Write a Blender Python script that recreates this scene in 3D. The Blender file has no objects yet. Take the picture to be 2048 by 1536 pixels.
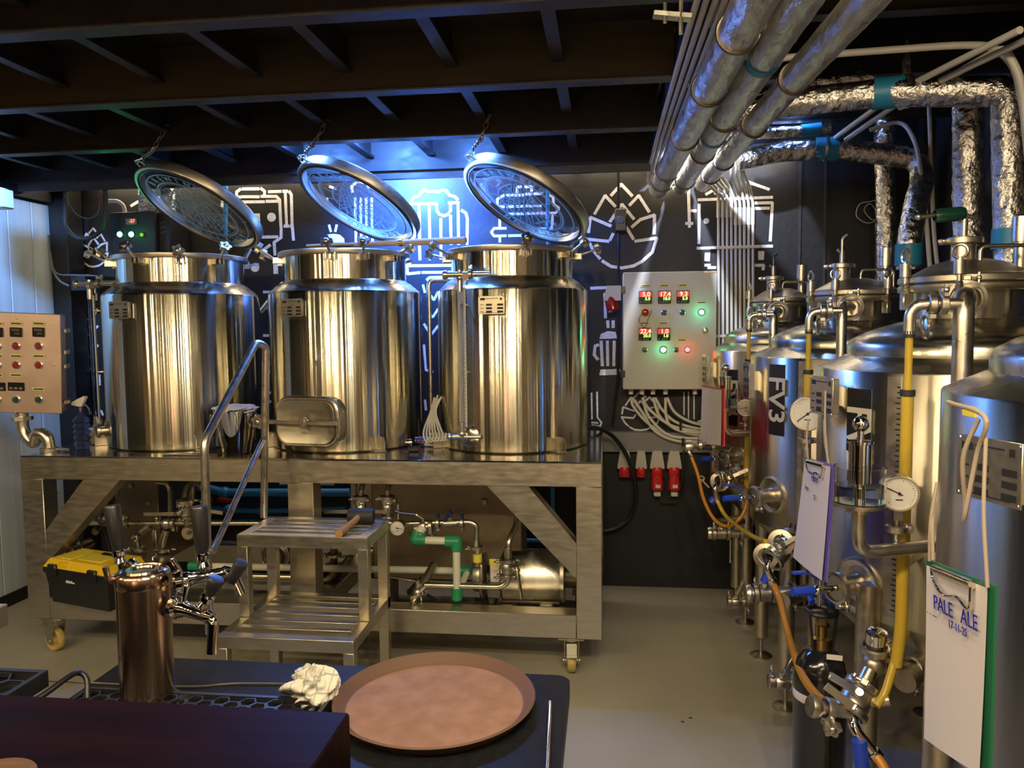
import bpy, math, random
from math import pi, sin, cos, radians as RD
from mathutils import Vector as V, Matrix as M
random.seed(7)
SC = bpy.context.scene
COL = SC.collection

# ------------------------------------------------------------------ camera
F_PX = 1540.0
YAW, PIT, ROL = RD(7), RD(4.27), RD(.6)
CAM = V((0, 0, 1.6))
F0 = V((-sin(YAW), cos(YAW), 0)); R0 = V((cos(YAW), sin(YAW), 0)); ZZ = V((0, 0, 1))
FW = F0*cos(PIT) - ZZ*sin(PIT); U0 = R0.cross(FW)
RT = R0*cos(ROL) - U0*sin(ROL); UP = U0*cos(ROL) + R0*sin(ROL)
cam = bpy.data.cameras.new('camera'); camo = bpy.data.objects.new('camera', cam); COL.objects.link(camo)
cam.sensor_width = 36; cam.lens = 36*F_PX/2048; cam.clip_start = .02
m = M((RT, UP, -FW)).transposed().to_4x4(); m.translation = CAM; camo.matrix_world = m
SC.camera = camo
SC.view_settings.view_transform = 'Standard'; SC.view_settings.look = 'None'
SC.view_settings.gamma = 1; SC.view_settings.use_curve_mapping = False
SC.view_settings.exposure = 1.2

def ray(x, y): return FW + RT*((x-1024)/F_PX) - UP*((y-768)/F_PX)
def aY(x, y, Y): d = ray(x, y); return CAM + d*((Y-CAM.y)/d.y)      # surveyed point on the plane y = Y
def aX(x, y, X): d = ray(x, y); return CAM + d*((X-CAM.x)/d.x)
def aZ(x, y, z): d = ray(x, y); return CAM + d*((z-CAM.z)/d.z)

# ------------------------------------------------------------------ world and lights
w = bpy.data.worlds.new('world'); SC.world = w; w.use_nodes = True
w.node_tree.nodes['Background'].inputs[0].default_value = (.8, .62, .42, 1)
w.node_tree.nodes['Background'].inputs[1].default_value = .02

def light(name, kind, loc, power, color, size=.1, size_y=None, to=None, spot=None, blend=.6):
    L = bpy.data.lights.new(name, kind); L.energy = power; L.color = color
    if kind == 'AREA':
        L.size = size
        if size_y: L.shape = 'RECTANGLE'; L.size_y = size_y
    else: L.shadow_soft_size = size
    if kind == 'SPOT': L.spot_size = spot; L.spot_blend = blend
    o = bpy.data.objects.new(name, L); COL.objects.link(o); o.location = loc
    if to is not None: o.rotation_euler = (V(to)-V(loc)).to_track_quat('-Z', 'Y').to_euler()
    return o
WARM = (1, .77, .45); WARM2 = (1, .83, .56)
LAMPS = [(-3.5, .6, 7), (-3.0, .6, 7), (-2.55, -.1, 6), (-2.1, -.1, 6), (-1.7, -.1, 6), (-1.35, -.1, 6), (-.95, -.1, 6), (-.5, -.1, 6), (-.1, .35, 10), (.22, .35, 10), (.6, .35, 10)]
for lx, ly, lp in LAMPS: light('bar_lamp_light', 'AREA', (lx, ly, 2.5), lp, WARM2 if lx > -.8 else WARM, .06, .16, to=(lx*.9, 3.2, .6))
light('aisle_fill_light', 'AREA', (.30, 1.3, 2.6), 13, WARM2, .3, .3, to=(.45, 2.4, 0))  # added fill above the frame for the aisle floor and fermenter fronts
light('wall_strip_light', 'AREA', (-1.45, 4.60, 2.57), 5.5, (1, .80, .50), 3.6, .03, to=(-1.45, 4.66, 1.0))
light('wall_strip_light', 'AREA', (.62, 4.60, 2.57), 1.6, (1, .83, .55), .9, .03, to=(.62, 4.66, 1.0))
light('blue_spot_light', 'SPOT', (-1.20, 4.27, 2.53), 230, (.065, .21, 1), .03, to=(-1.15, 4.68, 2.42), spot=RD(124), blend=.6)
for bx_, bw in ((-1.60, 16), (-1.17, 26), (-.75, 14)): light('blue_beam_light', 'POINT', (bx_, 3.80, 2.585), bw, (.10, .28, 1), .03)
light('blue_rig_uplight', 'SPOT', (-1.22, 4.42, 1.86), 24, (.10, .28, 1), .03, to=(-1.15, 3.9, 2.6), spot=RD(150), blend=.8)
light('white_mural_light', 'SPOT', (.45, 3.75, 2.60), 55, (.70, .78, 1), .01, to=(.50, 4.68, 2.06), spot=RD(70), blend=.12)
light('blue_door_light', 'SPOT', (-2.9, 3.2, 2.40), 60, (.20, .46, 1), .03, to=(-3.49, 4.1, 1.9), spot=RD(60), blend=.5)
light('wall_wash_fill', 'AREA', (-1.6, -2.0, 2.55), 40, (1, .76, .48), 5.5, .4, to=(-1.6, -3.1, 1.2))  # this and the next two: added washes brightening the walls the steel reflects
light('wall_wash_fill', 'AREA', (-3.9, -.6, 2.55), 24, (1, .80, .55), .4, 2.4, to=(-5.1, -.6, 1.0))
light('wall_wash_fill', 'AREA', (.9, -1.0, 2.55), 18, (1, .80, .55), .4, 2.4, to=(1.75, -1.0, 1.0))
light('blue_aisle_light', 'POINT', (.95, 4.2, 2.70), 8, (.25, .42, 1), .03)

# ------------------------------------------------------------------ materials
MT = {}
def mat(name, col, metal=0., rough=.5, **k):
    if name in MT: return MT[name]
    m = bpy.data.materials.new(name); m.use_nodes = True; MT[name] = m
    nt = m.node_tree; N = nt.nodes; L = nt.links; b = N['Principled BSDF']
    b.inputs['Base Color'].default_value = (*col, 1); b.inputs['Metallic'].default_value = metal
    b.inputs['Roughness'].default_value = rough
    if 'ior' in k: b.inputs['IOR'].default_value = k['ior']
    if 'trans' in k: b.inputs['Transmission Weight'].default_value = k['trans']
    if 'emit' in k: b.inputs['Emission Color'].default_value = (*k['emit'], 1); b.inputs['Emission Strength'].default_value = k.get('power', 5)
    if 'coat' in k: b.inputs['Coat Weight'].default_value = k['coat']; b.inputs['Coat Roughness'].default_value = .15
    if 'aniso' in k:
        b.inputs['Anisotropic'].default_value = k['aniso']; b.inputs['Anisotropic Rotation'].default_value = k.get('arot', 0.)
        t = N.new('ShaderNodeTangent'); t.direction_type = 'RADIAL'; t.axis = 'Z'; L.new(t.outputs[0], b.inputs['Tangent'])
    if 'spec' in k: b.inputs['Specular IOR Level'].default_value = k['spec']
    if 'noise' in k:       # (scale vector, colour 2, roughness 2, bump strength, bump distance, detail)
        sc, c2, r2, bs, bd, det = k['noise']
        tc = N.new('ShaderNodeTexCoord'); mp = N.new('ShaderNodeMapping'); mp.inputs['Scale'].default_value = sc
        L.new(tc.outputs['Object'], mp.inputs[0])
        n = N.new('ShaderNodeTexNoise'); n.inputs['Scale'].default_value = 1; n.inputs['Detail'].default_value = det
        L.new(mp.outputs[0], n.inputs['Vector'])
        r = N.new('ShaderNodeValToRGB'); r.color_ramp.elements[0].position = .36; r.color_ramp.elements[1].position = .64
        r.color_ramp.elements[0].color = (*col, 1); r.color_ramp.elements[1].color = (*c2, 1)
        L.new(n.outputs[0], r.inputs[0]); L.new(r.outputs[0], b.inputs['Base Color'])
        mr = N.new('ShaderNodeMapRange'); mr.inputs[1].default_value = .3; mr.inputs[2].default_value = .7
        mr.inputs[3].default_value = rough; mr.inputs[4].default_value = r2
        L.new(n.outputs[0], mr.inputs[0]); L.new(mr.outputs[0], b.inputs['Roughness'])
        if bs:
            bm = N.new('ShaderNodeBump'); bm.inputs['Strength'].default_value = bs; bm.inputs['Distance'].default_value = bd
            L.new(n.outputs[0], bm.inputs['Height']); L.new(bm.outputs[0], b.inputs['Normal'])
    return m
ST = (.60, .56, .47)
mat('vessel_steel', (.50, .47, .365), 1, .14, aniso=1., arot=.25, noise=((55, 55, .03), (.58, .55, .43), .18, .20, .004, 1))
mat('tank_steel', (.60, .565, .45), 1, .26, aniso=.8, arot=.25, noise=((24, 24, .1), (.66, .62, .50), .34, .10, .006, 2))
mat('dome_steel', (.50, .475, .385), 1, .22, noise=((9, 9, 9), (.56, .53, .44), .30, .012, .01, 2))
mat('frame_steel', (.55, .50, .385), 1, .34, noise=((14, 60, 60), (.60, .55, .425), .42, .02, .002, 2))
mat('deck_steel', (.46, .43, .36), 1, .12, noise=((20, 20, 20), (.50, .47, .39), .20, .02, .002, 2))
mat('pipe_steel', (.62, .57, .46), 1, .26, noise=((30, 30, 30), (.68, .63, .51), .36, 0, .01, 2))
mat('chrome', (.72, .70, .66), 1, .06)
mat('cast_steel', (.50, .46, .38), 1, .30, noise=((40, 40, 40), (.60, .56, .48), .42, .1, .003, 2))
mat('dark_steel', (.16, .135, .11), 1, .42, noise=((4, 4, 4), (.26, .22, .17), .5, .05, .01, 5))
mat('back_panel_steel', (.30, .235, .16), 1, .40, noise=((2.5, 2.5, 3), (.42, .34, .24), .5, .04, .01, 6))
mat('copper_steel', (.50, .36, .26), 1, .20, aniso=.7, arot=.25)
mat('panel_steel', (.60, .46, .38), .9, .38, noise=((9, 9, 9), (.64, .50, .42), .44, .02, .002, 3))
mat('foil', (.60, .57, .52), 1, .20, noise=((28, 28, 28), (.68, .65, .60), .30, .9, .02, 6))
mat('foil_soft', (.56, .54, .50), .8, .26, noise=((22, 9, 22), (.70, .68, .64), .44, .85, .022, 7))
mat('blue_tape', (.02, .21, .36), 0, .45)
mat('black_wall', (.0045, .0045, .0058), 0, .55, noise=((30, 30, 30), (.0075, .0075, .0092), .60, .25, .004, 5))
mat('black_plain', (.006, .006, .007), 0, .45)
mat('black_plastic', (.012, .012, .013), 0, .35)
mat('black_gloss', (.010, .010, .011), 0, .12, coat=.6)
mat('rubber', (.018, .017, .016), 0, .6)
mat('mural_white', (.78, .78, .80), 0, .6, noise=((60, 60, 60), (.62, .62, .66), .7, .1, .002, 3))
mat('beam_paint', (.020, .019, .022), 0, .40, noise=((12, 12, 30), (.030, .027, .026), .55, .1, .004, 4))
mat('beam_face_lit', (.060, .048, .027), 0, .55, noise=((3, 20, 20), (.075, .060, .034), .65, .1, .004, 4))  # lighter brown copy of the beam paint, warm light put into the colour
mat('ceiling_board', (.018, .013, .008), 0, .6, noise=((6, 6, 6), (.030, .021, .012), .7, .1, .004, 5))
mat('floor_concrete', (.31, .285, .215), 0, .40, noise=((1.6, 1.6, 1.6), (.37, .345, .262), .55, .04, .01, 8))
mat('grey_box', (.46, .44, .38), 0, .42)
mat('white_plastic', (.62, .60, .52), 0, .4)
mat('conduit', (.56, .53, .46), 0, .42)
mat('white_panel', (.50, .56, .62), 0, .5, noise=((25, 25, .6), (.56, .62, .68), .55, .05, .003, 3))
mat('grey_paint', (.10, .10, .105), 0, .45)
mat('red_plastic', (.55, .02, .02), 0, .35)
mat('red_dark', (.30, .01, .01), 0, .25, coat=.5)
mat('green_dark', (.01, .07, .045), 0, .25, coat=.5)
mat('yellow_plastic', (.80, .52, .01), 0, .38)
mat('yellow_label', (.72, .62, .06), 0, .5)
mat('label_cream', (.62, .54, .22), 0, .5)
mat('gold_cap', (.55, .35, .05), .8, .35)
mat('paper', (.66, .60, .54), 0, .7)
mat('purple_plastic', (.13, .09, .40), 0, .45)
mat('green_board', (.01, .12, .05), 0, .4)
mat('string', (.30, .24, .18), 0, .85)
mat('ink', (.02, .02, .30), 0, .6)
mat('black_ink', (.01, .01, .01), 0, .6)
mat('blue_pvc', (.03, .26, .66), 0, .35)
mat('blue_grip', (.012, .045, .42), 0, .4)
mat('navy_plastic', (.01, .015, .10), 0, .35)
mat('ppr_white', (.66, .66, .52), 0, .4)
mat('ppr_green', (.02, .26, .11), 0, .4)
mat('hose_orange', (.62, .27, .03), 0, .25, trans=.3)
mat('hose_yellow', (.62, .43, .05), 0, .25, trans=.25)
mat('milky_tube', (.62, .60, .48), 0, .35, trans=.25)
mat('glass', (.90, .97, .98), 0, .02, trans=1., ior=1.30)
mat('clear_plastic', (.86, .88, .86), 0, .08, trans=1., ior=1.12)
mat('blue_clear', (.10, .14, .30), 0, .12, trans=.8, ior=1.2)
mat('frost', (.28, .45, .52), 0, .5)
mat('dial', (.72, .69, .60), 0, .5)
mat('wood_handle', (.34, .17, .045), 0, .5, noise=((8, 60, 60), (.44, .24, .08), .6, .1, .003, 4))
mat('paddle_wood', (.50, .38, .25), 0, .6, noise=((8, 60, 60), (.58, .46, .32), .6, .1, .003, 4))
mat('mahogany', (.005, .0015, .0018), 0, .42, spec=.09, noise=((2, 26, 26), (.009, .0022, .0022), .46, .18, .006, 5))
mat('tray_brown', (.19, .098, .045), 0, .7, spec=.25, noise=((22, 22, 22), (.235, .126, .060), .62, .10, .003, 6))
mat('tray_rim', (.105, .056, .036), 0, .6, spec=.3)
mat('counter_black', (.008, .008, .0085), 0, .34, spec=.05, noise=((60, 60, 60), (.011, .011, .012), .36, .02, .002, 2))
mat('cloth', (.55, .52, .44), 0, .9)
mat('cloth_line', (.30, .28, .24), 0, .9)
mat('caster_yellow', (.55, .42, .13), 0, .5, noise=((40, 40, 40), (.40, .29, .10), .6, .1, .003, 4))
mat('caster_white', (.60, .58, .48), 0, .5)
mat('chain_steel', (.30, .26, .22), 1, .4)
mat('led_green', (0, .3, .15), 0, .3, emit=(.05, 1, .45), power=9)
mat('led_red', (.4, 0, 0), 0, .3, emit=(1, .04, .05), power=6)
mat('digit_red', (.5, .05, .03), 0, .3, emit=(1, .16, .10), power=2.6)
mat('digit_green', (.1, .5, .05), 0, .3, emit=(.25, 1, .10), power=1.6)
mat('lcd_red', (.20, .02, .02), 0, .3, emit=(1, .05, .04), power=.25)
mat('digit_off', (.16, .15, .12), 0, .4)
mat('warm_lamp', (1, .8, .5), 0, .4, emit=(1, .78, .5), power=9)
mat('streak_glow', (1, .6, .5), 0, .4, emit=(1, .60, .42), power=4)  # emission of the added tubes that streak the steel
mat('rear_tan', (.38, .30, .18), 0, .6)
mat('rear_dark', (.085, .068, .045), 0, .5)
mat('rear_mid', (.20, .14, .09), 0, .6)
mat('brass', (.55, .38, .14), 1, .3)

# ------------------------------------------------------------------ mesh builder
class MB:
    def __init__(s): s.v = []; s.f = []
    def add(s, vs, fs):
        n = len(s.v); s.v += [V(p) for p in vs]; s.f += [tuple(i+n for i in f) for f in fs]; return s
    def box(s, a, b, ch=.0, mx=None):
        x0, y0, z0 = [min(a[i], b[i]) for i in range(3)]; x1, y1, z1 = [max(a[i], b[i]) for i in range(3)]
        ch = min(ch, (x1-x0)*.45, (y1-y0)*.45, (z1-z0)*.45)
        if ch <= 0:
            vs = [V((x, y, z)) for z in (z0, z1) for y in (y0, y1) for x in (x0, x1)]
            fs = [(0, 2, 3, 1), (4, 5, 7, 6), (0, 1, 5, 4), (2, 6, 7, 3), (0, 4, 6, 2), (1, 3, 7, 5)]
        else:
            vs = []; idx = {}
            X = (x0, x1); Y = (y0, y1); Z = (z0, z1)
            for i in (0, 1):
                for j in (0, 1):
                    for k in (0, 1):
                        sx, sy, sz = 1-2*i, 1-2*j, 1-2*k
                        for ax in range(3):
                            p = [X[i]+sx*ch, Y[j]+sy*ch, Z[k]+sz*ch]; p[ax] = (X[i], Y[j], Z[k])[ax]
                            idx[(i, j, k, ax)] = len(vs); vs.append(V(p))
            fs = []
            for ax in range(3):
                for e in (0, 1):
                    o = [(0, 0), (1, 0), (1, 1), (0, 1)]
                    q = []
                    for (u, t) in o:
                        ijk = [0, 0, 0]; ijk[ax] = e; ijk[(ax+1) % 3] = u; ijk[(ax+2) % 3] = t; q.append(idx[(*ijk, ax)])
                    fs.append(tuple(q) if e else tuple(q[::-1]))
            for ax in range(3):     # edges along ax
                b1, b2 = (ax+1) % 3, (ax+2) % 3
                for u in (0, 1):
                    for t in (0, 1):
                        A = [0, 0, 0]; A[b1] = u; A[b2] = t; B = list(A); B[ax] = 1
                        q = [idx[(*A, b1)], idx[(*B, b1)], idx[(*B, b2)], idx[(*A, b2)]]
                        fs.append(tuple(q) if (u ^ t) else tuple(q[::-1]))
            for i in (0, 1):
                for j in (0, 1):
                    for k in (0, 1):
                        q = [idx[(i, j, k, a)] for a in range(3)]
                        fs.append(tuple(q) if (i+j+k) % 2 else tuple(q[::-1]))
        if mx is not None: vs = [mx @ p for p in vs]
        return s.add(vs, fs)
    def obox(s, c, size, mx=None, ch=0.):      # oriented box: centre, size, rotation matrix 3x3
        h = [q/2 for q in size]
        T = M.Translation(V(c)) @ ((mx.to_4x4()) if mx is not None else M.Identity(4))
        return s.box((-h[0], -h[1], -h[2]), (h[0], h[1], h[2]), ch, T)
    def bar(s, p, q, wd, th, up=(0, 0, 1), ch=0.):   # rectangular bar from p to q: wd across, th along up
        p, q = V(p), V(q); d = q-p; L = d.length; x = d.normalized(); u = V(up)
        y = u.cross(x)
        if y.length < 1e-4: y = V((0, 1, 0)).cross(x)
        y.normalize(); z = x.cross(y)
        mx = M((x, y, z)).transposed()
        return s.obox((p+q)/2, (L, wd, th), mx, ch)
    def lathe(s, prof, c=(0, 0, 0), ax=(0, 0, 1), n=32, a0=0, a1=2*pi):
        ax = V(ax).normalized(); t = V((1, 0, 0)) if abs(ax.x) < .9 else V((0, 1, 0))
        u = (t - ax*t.dot(ax)).normalized(); w_ = ax.cross(u); c = V(c)
        full = abs(a1-a0-2*pi) < 1e-6; cnt = n if full else n+1
        vs = []; fs = []; ring = []
        for r, h in prof:
            if r < 1e-6: ring.append([len(vs)]*cnt); vs.append(c+ax*h)
            else:
                ring.append([len(vs)+i for i in range(cnt)])
                for i in range(cnt):
                    a = a0+(a1-a0)*i/n; vs.append(c+ax*h+(u*cos(a)+w_*sin(a))*r)
        for k in range(len(prof)-1):
            A, B = ring[k], ring[k+1]
            for i in range(n):
                j = (i+1) % cnt
                q = [A[i], A[j], B[j], B[i]]; r_ = []
                for t_ in q:
                    if t_ not in r_: r_.append(t_)
                if len(r_) > 2: fs.append(tuple(r_))
        return s.add(vs, fs)
    def cyl(s, p, q, r0, r1=None, n=16, caps=True):
        p, q = V(p), V(q); r1 = r0 if r1 is None else r1; L = (q-p).length
        pr = [(r0, 0), (r1, L)]
        if caps: pr = [(0, 0)]+pr+[(0, L)]
        return s.lathe(pr, p, q-p, n)
    def sph(s, c, r, n=16, m=8, sc=1, ax=(0, 0, 1)):
        return s.lathe([(r*sin(pi*i/m), -r*sc*cos(pi*i/m)) for i in range(m+1)], c, ax, n)
    def torus(s, c, ax, R, r, n=28, m=8, a0=0, a1=2*pi):
        ax = V(ax).normalized(); t = V((1, 0, 0)) if abs(ax.x) < .9 else V((0, 1, 0))
        u = (t - ax*t.dot(ax)).normalized(); w_ = ax.cross(u); c = V(c)
        pts = [c+(u*cos(a0+(a1-a0)*i/n)+w_*sin(a0+(a1-a0)*i/n))*R for i in range(n+1)]
        return s.sweep(pts[:-1] if a1-a0 > 6.28 else pts, r, m, closed=a1-a0 > 6.28)
    def sweep(s, pts, r, m=10, closed=False, jit=0, caps=True):
        pts = [V(p) for p in pts]; n = len(pts); vs = []; fs = []
        tn = []
        for i in range(n):
            a = pts[i-1] if (i > 0 or closed) else pts[i]; b = pts[(i+1) % n] if (i < n-1 or closed) else pts[i]
            tn.append((b-a).normalized())
        t0 = tn[0]; u = V((0, 0, 1)) if abs(t0.z) < .9 else V((1, 0, 0)); u = (u-t0*u.dot(t0)).normalized()
        for i in range(n):
            t = tn[i]; u = (u-t*u.dot(t)).normalized(); w_ = t.cross(u)
            rr = r(i/(n-1)) if callable(r) else r
            for k in range(m):
                a = 2*pi*k/m; q = rr*(1+(random.uniform(-jit, jit) if jit else 0)); vs.append(pts[i]+(u*cos(a)+w_*sin(a))*q)
        for i in range(n if closed else n-1):
            for k in range(m):
                a, b = i*m, ((i+1) % n)*m; fs.append((a+k, a+(k+1) % m, b+(k+1) % m, b+k))
        if caps and not closed:
            fs.append(tuple(range(m))[::-1]); fs.append(tuple((n-1)*m+k for k in range(m)))
        return s.add(vs, fs)
    def tube(s, pts, r, bend=.03, m=10, jit=0, step=None, seg=5):
        s.sweep(fillet(pts, bend, seg, step), r, m, jit=jit); return s
    def prism(s, poly, o, ux, uy, depth):      # polygon in the plane (o; ux, uy) extruded by vector depth
        o, ux, uy, d = V(o), V(ux), V(uy), V(depth); n = len(poly)
        a = [o+ux*p[0]+uy*p[1] for p in poly]; vs = a+[p+d for p in a]
        fs = [tuple(range(n))[::-1], tuple(range(n, 2*n))]+[(i, (i+1) % n, n+(i+1) % n, n+i) for i in range(n)]
        return s.add(vs, fs)
    def link(s, name, m_, parent=None, flat=False, kind=None, label=None, ang=38):
        me = bpy.data.meshes.new(name)
        off = wloc(parent) if parent is not None else V((0, 0, 0))
        own = V((0, 0, 0))
        if parent is None and s.v:
            lo = [min(p[i] for p in s.v) for i in range(3)]; hi = [max(p[i] for p in s.v) for i in range(3)]
            own = V(((lo[0]+hi[0])/2, (lo[1]+hi[1])/2, lo[2])); off = own
        me.from_pydata([tuple(p-off) for p in s.v], [], s.f)
        me.validate(); me.update()
        import bmesh
        b = bmesh.new(); b.from_mesh(me); bmesh.ops.recalc_face_normals(b, faces=b.faces); b.to_mesh(me); b.free()
        me.polygons.foreach_set('use_smooth', [not flat]*len(me.polygons))
        if not flat: me.set_sharp_from_angle(angle=RD(ang))
        me.materials.append(MT[m_])
        o = bpy.data.objects.new(name, me); COL.objects.link(o)
        if parent is not None: o.parent = parent
        else: o.location = own
        if kind: o['kind'] = kind
        if label: o['label'] = label
        return o
def wloc(o):
    p = V((0, 0, 0))
    while o is not None: p = p+V(o.location); o = o.parent
    return p
def fillet(pts, bend, seg=5, step=None):
    pts = [V(p) for p in pts]; out = [pts[0]]
    for i in range(1, len(pts)-1):
        a, b, c = pts[i-1], pts[i], pts[i+1]; d1 = (a-b); d2 = (c-b)
        k = min(bend, d1.length*.48, d2.length*.48)
        p, q = b+d1.normalized()*k, b+d2.normalized()*k
        for j in range(seg+1):
            t = j/seg; out.append(p*(1-t)**2+b*2*t*(1-t)+q*t*t)
    out.append(pts[-1])
    if step:
        o2 = [out[0]]
        for a, b in zip(out, out[1:]):
            n = max(1, int((b-a).length/step)); o2 += [a.lerp(b, (j+1)/n) for j in range(n)]
        out = o2
    return out
def smooth(pts, n=8):      # Catmull-Rom
    pts = [V(p) for p in pts]; P = [pts[0]*2-pts[1]]+pts+[pts[-1]*2-pts[-2]]; out = []
    for i in range(1, len(P)-2):
        for j in range(n):
            t = j/n; a, b, c, d = P[i-1:i+3]
            out.append(.5*((2*b)+(c-a)*t+(2*a-5*b+4*c-d)*t*t+(3*b-a-3*c+d)*t**3))
    return out+[pts[-1]]
def thing(name, label, cat, loc, group=None):
    o = bpy.data.objects.new(name, None); COL.objects.link(o); o.location = loc; o.empty_display_size = .05
    o['label'] = label; o['category'] = cat
    if group: o['group'] = group
    return o
def tag(o, label, cat, group=None):
    o['label'] = label; o['category'] = cat
    if group: o['group'] = group
    return o
def struct(o): o['kind'] = 'structure'; return o
def sanchor(name, loc=(0, 0, 0)):
    o = bpy.data.objects.new(name, None); COL.objects.link(o); o.location = loc; o['kind'] = 'structure'; return o
def text(name, s, size, o, ux, uy, m_, parent, depth=.0006, align='CENTER', bold=0.):
    cu = bpy.data.curves.new(name, 'FONT'); cu.body = s; cu.size = size; cu.align_x = align; cu.align_y = 'CENTER'; cu.extrude = depth; cu.offset = bold
    cu.resolution_u = 2
    t = bpy.data.objects.new(name, cu)
    me = bpy.data.meshes.new_from_object(t); bpy.data.objects.remove(t)
    ux = V(ux).normalized(); uy = V(uy).normalized(); uz = ux.cross(uy); off = wloc(parent)
    for v in me.vertices:
        c = v.co.copy(); v.co = V(o)+ux*c.x+uy*c.y+uz*c.z-off
    me.materials.clear(); me.materials.append(MT[m_]); me.name = name
    ob = bpy.data.objects.new(name, me); COL.objects.link(ob); ob.parent = parent
    return ob
X1, Y1, Z1 = V((1, 0, 0)), V((0, 1, 0)), V((0, 0, 1))
# ================================================================== SETTING
YW = 4.68
CZ = 2.66                      # underside of the ceiling boards
BZ = 2.46                      # underside of the beams
XL = -3.49
struct(MB().box((-5.2, -3.2, -.1), (3.0, 5.2, 0)).link('floor', 'floor_concrete', flat=True))
wall = struct(MB().box((-3.6, YW, 0), (2.9, YW+.12, 3.0)).link('wall_back', 'black_wall', flat=True))
struct(MB().box((1.75, -3.1, 0), (1.87, YW, 3.0)).link('wall_right', 'black_wall', flat=True))
struct(MB().box((XL-.12, 1.5, 0), (XL, YW, 2.9)).link('wall_left', 'black_wall', flat=True))
struct(MB().box((-5.2, -3.12, 0), (-5.08, 1.5, 2.9)).link('wall_far_left', 'rear_mid', flat=True))
struct(MB().box((-5.1, 1.5, 0), (XL-.12, 1.62, 2.9)).link('wall_side', 'black_wall', flat=True))
rear = struct(MB().box((-5.1, -3.2, 0), (1.9, -3.1, 2.9)).link('wall_rear', 'rear_dark', flat=True))
x = -5.0; i = 0                # unseen boards behind the camera, added in mixed tones to stripe the steel's reflections
while x < 1.7:
    wd = random.choice((.12, .25, .4, .6)); mm = ('rear_tan', 'rear_dark', 'rear_mid', 'rear_dark', 'rear_tan', 'rear_mid')[i % 6]; i += 1
    MB().box((x, -3.1, 0), (min(x+wd, 1.74), -3.075, 2.6)).link('board', mm, rear, flat=True); x += wd+.02
wr2 = bpy.data.objects['wall_right']; y = -3.0  # more unseen boards on the right wall, toned for reflections
while y < .9:
    wd = random.choice((.12, .25, .4)); i += 1; MB().box((1.725, y, 0), (1.75, min(y+wd, .95), 2.6)).link('board', ('rear_tan', 'rear_dark', 'rear_mid', 'rear_dark')[i % 4], wr2, flat=True); y += wd+.02
ceil = struct(MB().box((-5.2, -3.2, CZ), (.30, 5.2, CZ+.1)).box((.30, -3.2, 2.95), (3.0, 5.2, 3.05)).link('ceiling', 'ceiling_board', flat=True))
BY = [(-1.9, 2.46), (-.6, 2.46), (.1, 2.46), (.78, 2.46), (1.44, 2.46), (2.11, 2.46), (2.80, 2.46), (3.49, 2.46), (4.19, 2.46)]
for k, (y, z) in enumerate(BY):
    MB().box((-3.5, y, z+.012), (.235, y+.012, CZ+.02)).link('beam_web', 'beam_face_lit' if k == 6 else 'beam_paint', ceil, flat=True)
    MB().box((-3.5, y-.004, z), (.235, y+.060, z+.012)).link('beam_flange', 'beam_paint', ceil, flat=True)
    MB().box((.30, y, 2.652), (1.75, y+.012, 2.95)).link('beam_web', 'beam_face_lit' if k == 6 else 'beam_paint', ceil, flat=True)
    MB().box((.30, y-.004, 2.64), (1.75, y+.060, 2.652)).link('beam_flange', 'beam_paint', ceil, flat=True)
JX = [-3.20, -2.82, -2.44, -2.06, -1.67, -1.285, -.94, -.55, -.17]
for k in range(3, len(BY)-1):
    for jx in JX:
        y0, y1 = BY[k][0]+.012, BY[k+1][0]
        mb = MB().box((jx-.022, y0, 2.53), (jx+.022, y1, 2.542)).box((jx-.004, y0, 2.54), (jx+.004, y1, CZ))
        mb.link('joist', 'beam_paint', ceil, flat=True)
for jx in (-2.06, -1.285, -.55, -.17):    # short brackets behind the last beam
    MB().box((jx-.02, 4.20, 2.54), (jx+.02, 4.68, 2.55)).link('joist', 'beam_paint', ceil, flat=True)
MB().box((.235, -3.1, 2.475), (.30, 4.68, 2.95)).link('edge_beam', 'beam_paint', ceil, flat=True)
struct(MB().box((-3.49, 4.252, 2.42), (.235, 4.215, 2.46)).link('trim_1', 'beam_paint', flat=True))
# white panelled stretch of the left wall with its black frame
dr = struct(MB().box((XL, 3.0, 0.0), (XL+.004, 4.50, 2.40)).link('door_1', 'black_plain', flat=True))
y = 3.02
while y < 4.4:
    MB().box((XL+.003, y, .06), (XL+.022, y+.186, 2.385), .004).link('panel', 'white_panel', dr, flat=True); y += .191
struct(MB().box((XL, 4.505, 0), (XL+.14, 4.66, 2.6), .006).box((XL, 3.0, 2.40), (XL+.06, 4.5, 2.46)).link('trim_2', 'black_plain', flat=True))
struct(MB().box((XL, 3.0, 0), (XL+.03, 4.5, .075)).link('baseboard_left', 'black_plain', flat=True))
# seams of the wall panels on the right part of the back wall
for px in (1598, 1648):
    p = aY(px, 500, YW); MB().box((p.x-.006, YW-.012, 0), (p.x+.006, YW, 2.6)).link('seam_strip', 'beam_paint', wall, flat=True)

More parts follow.
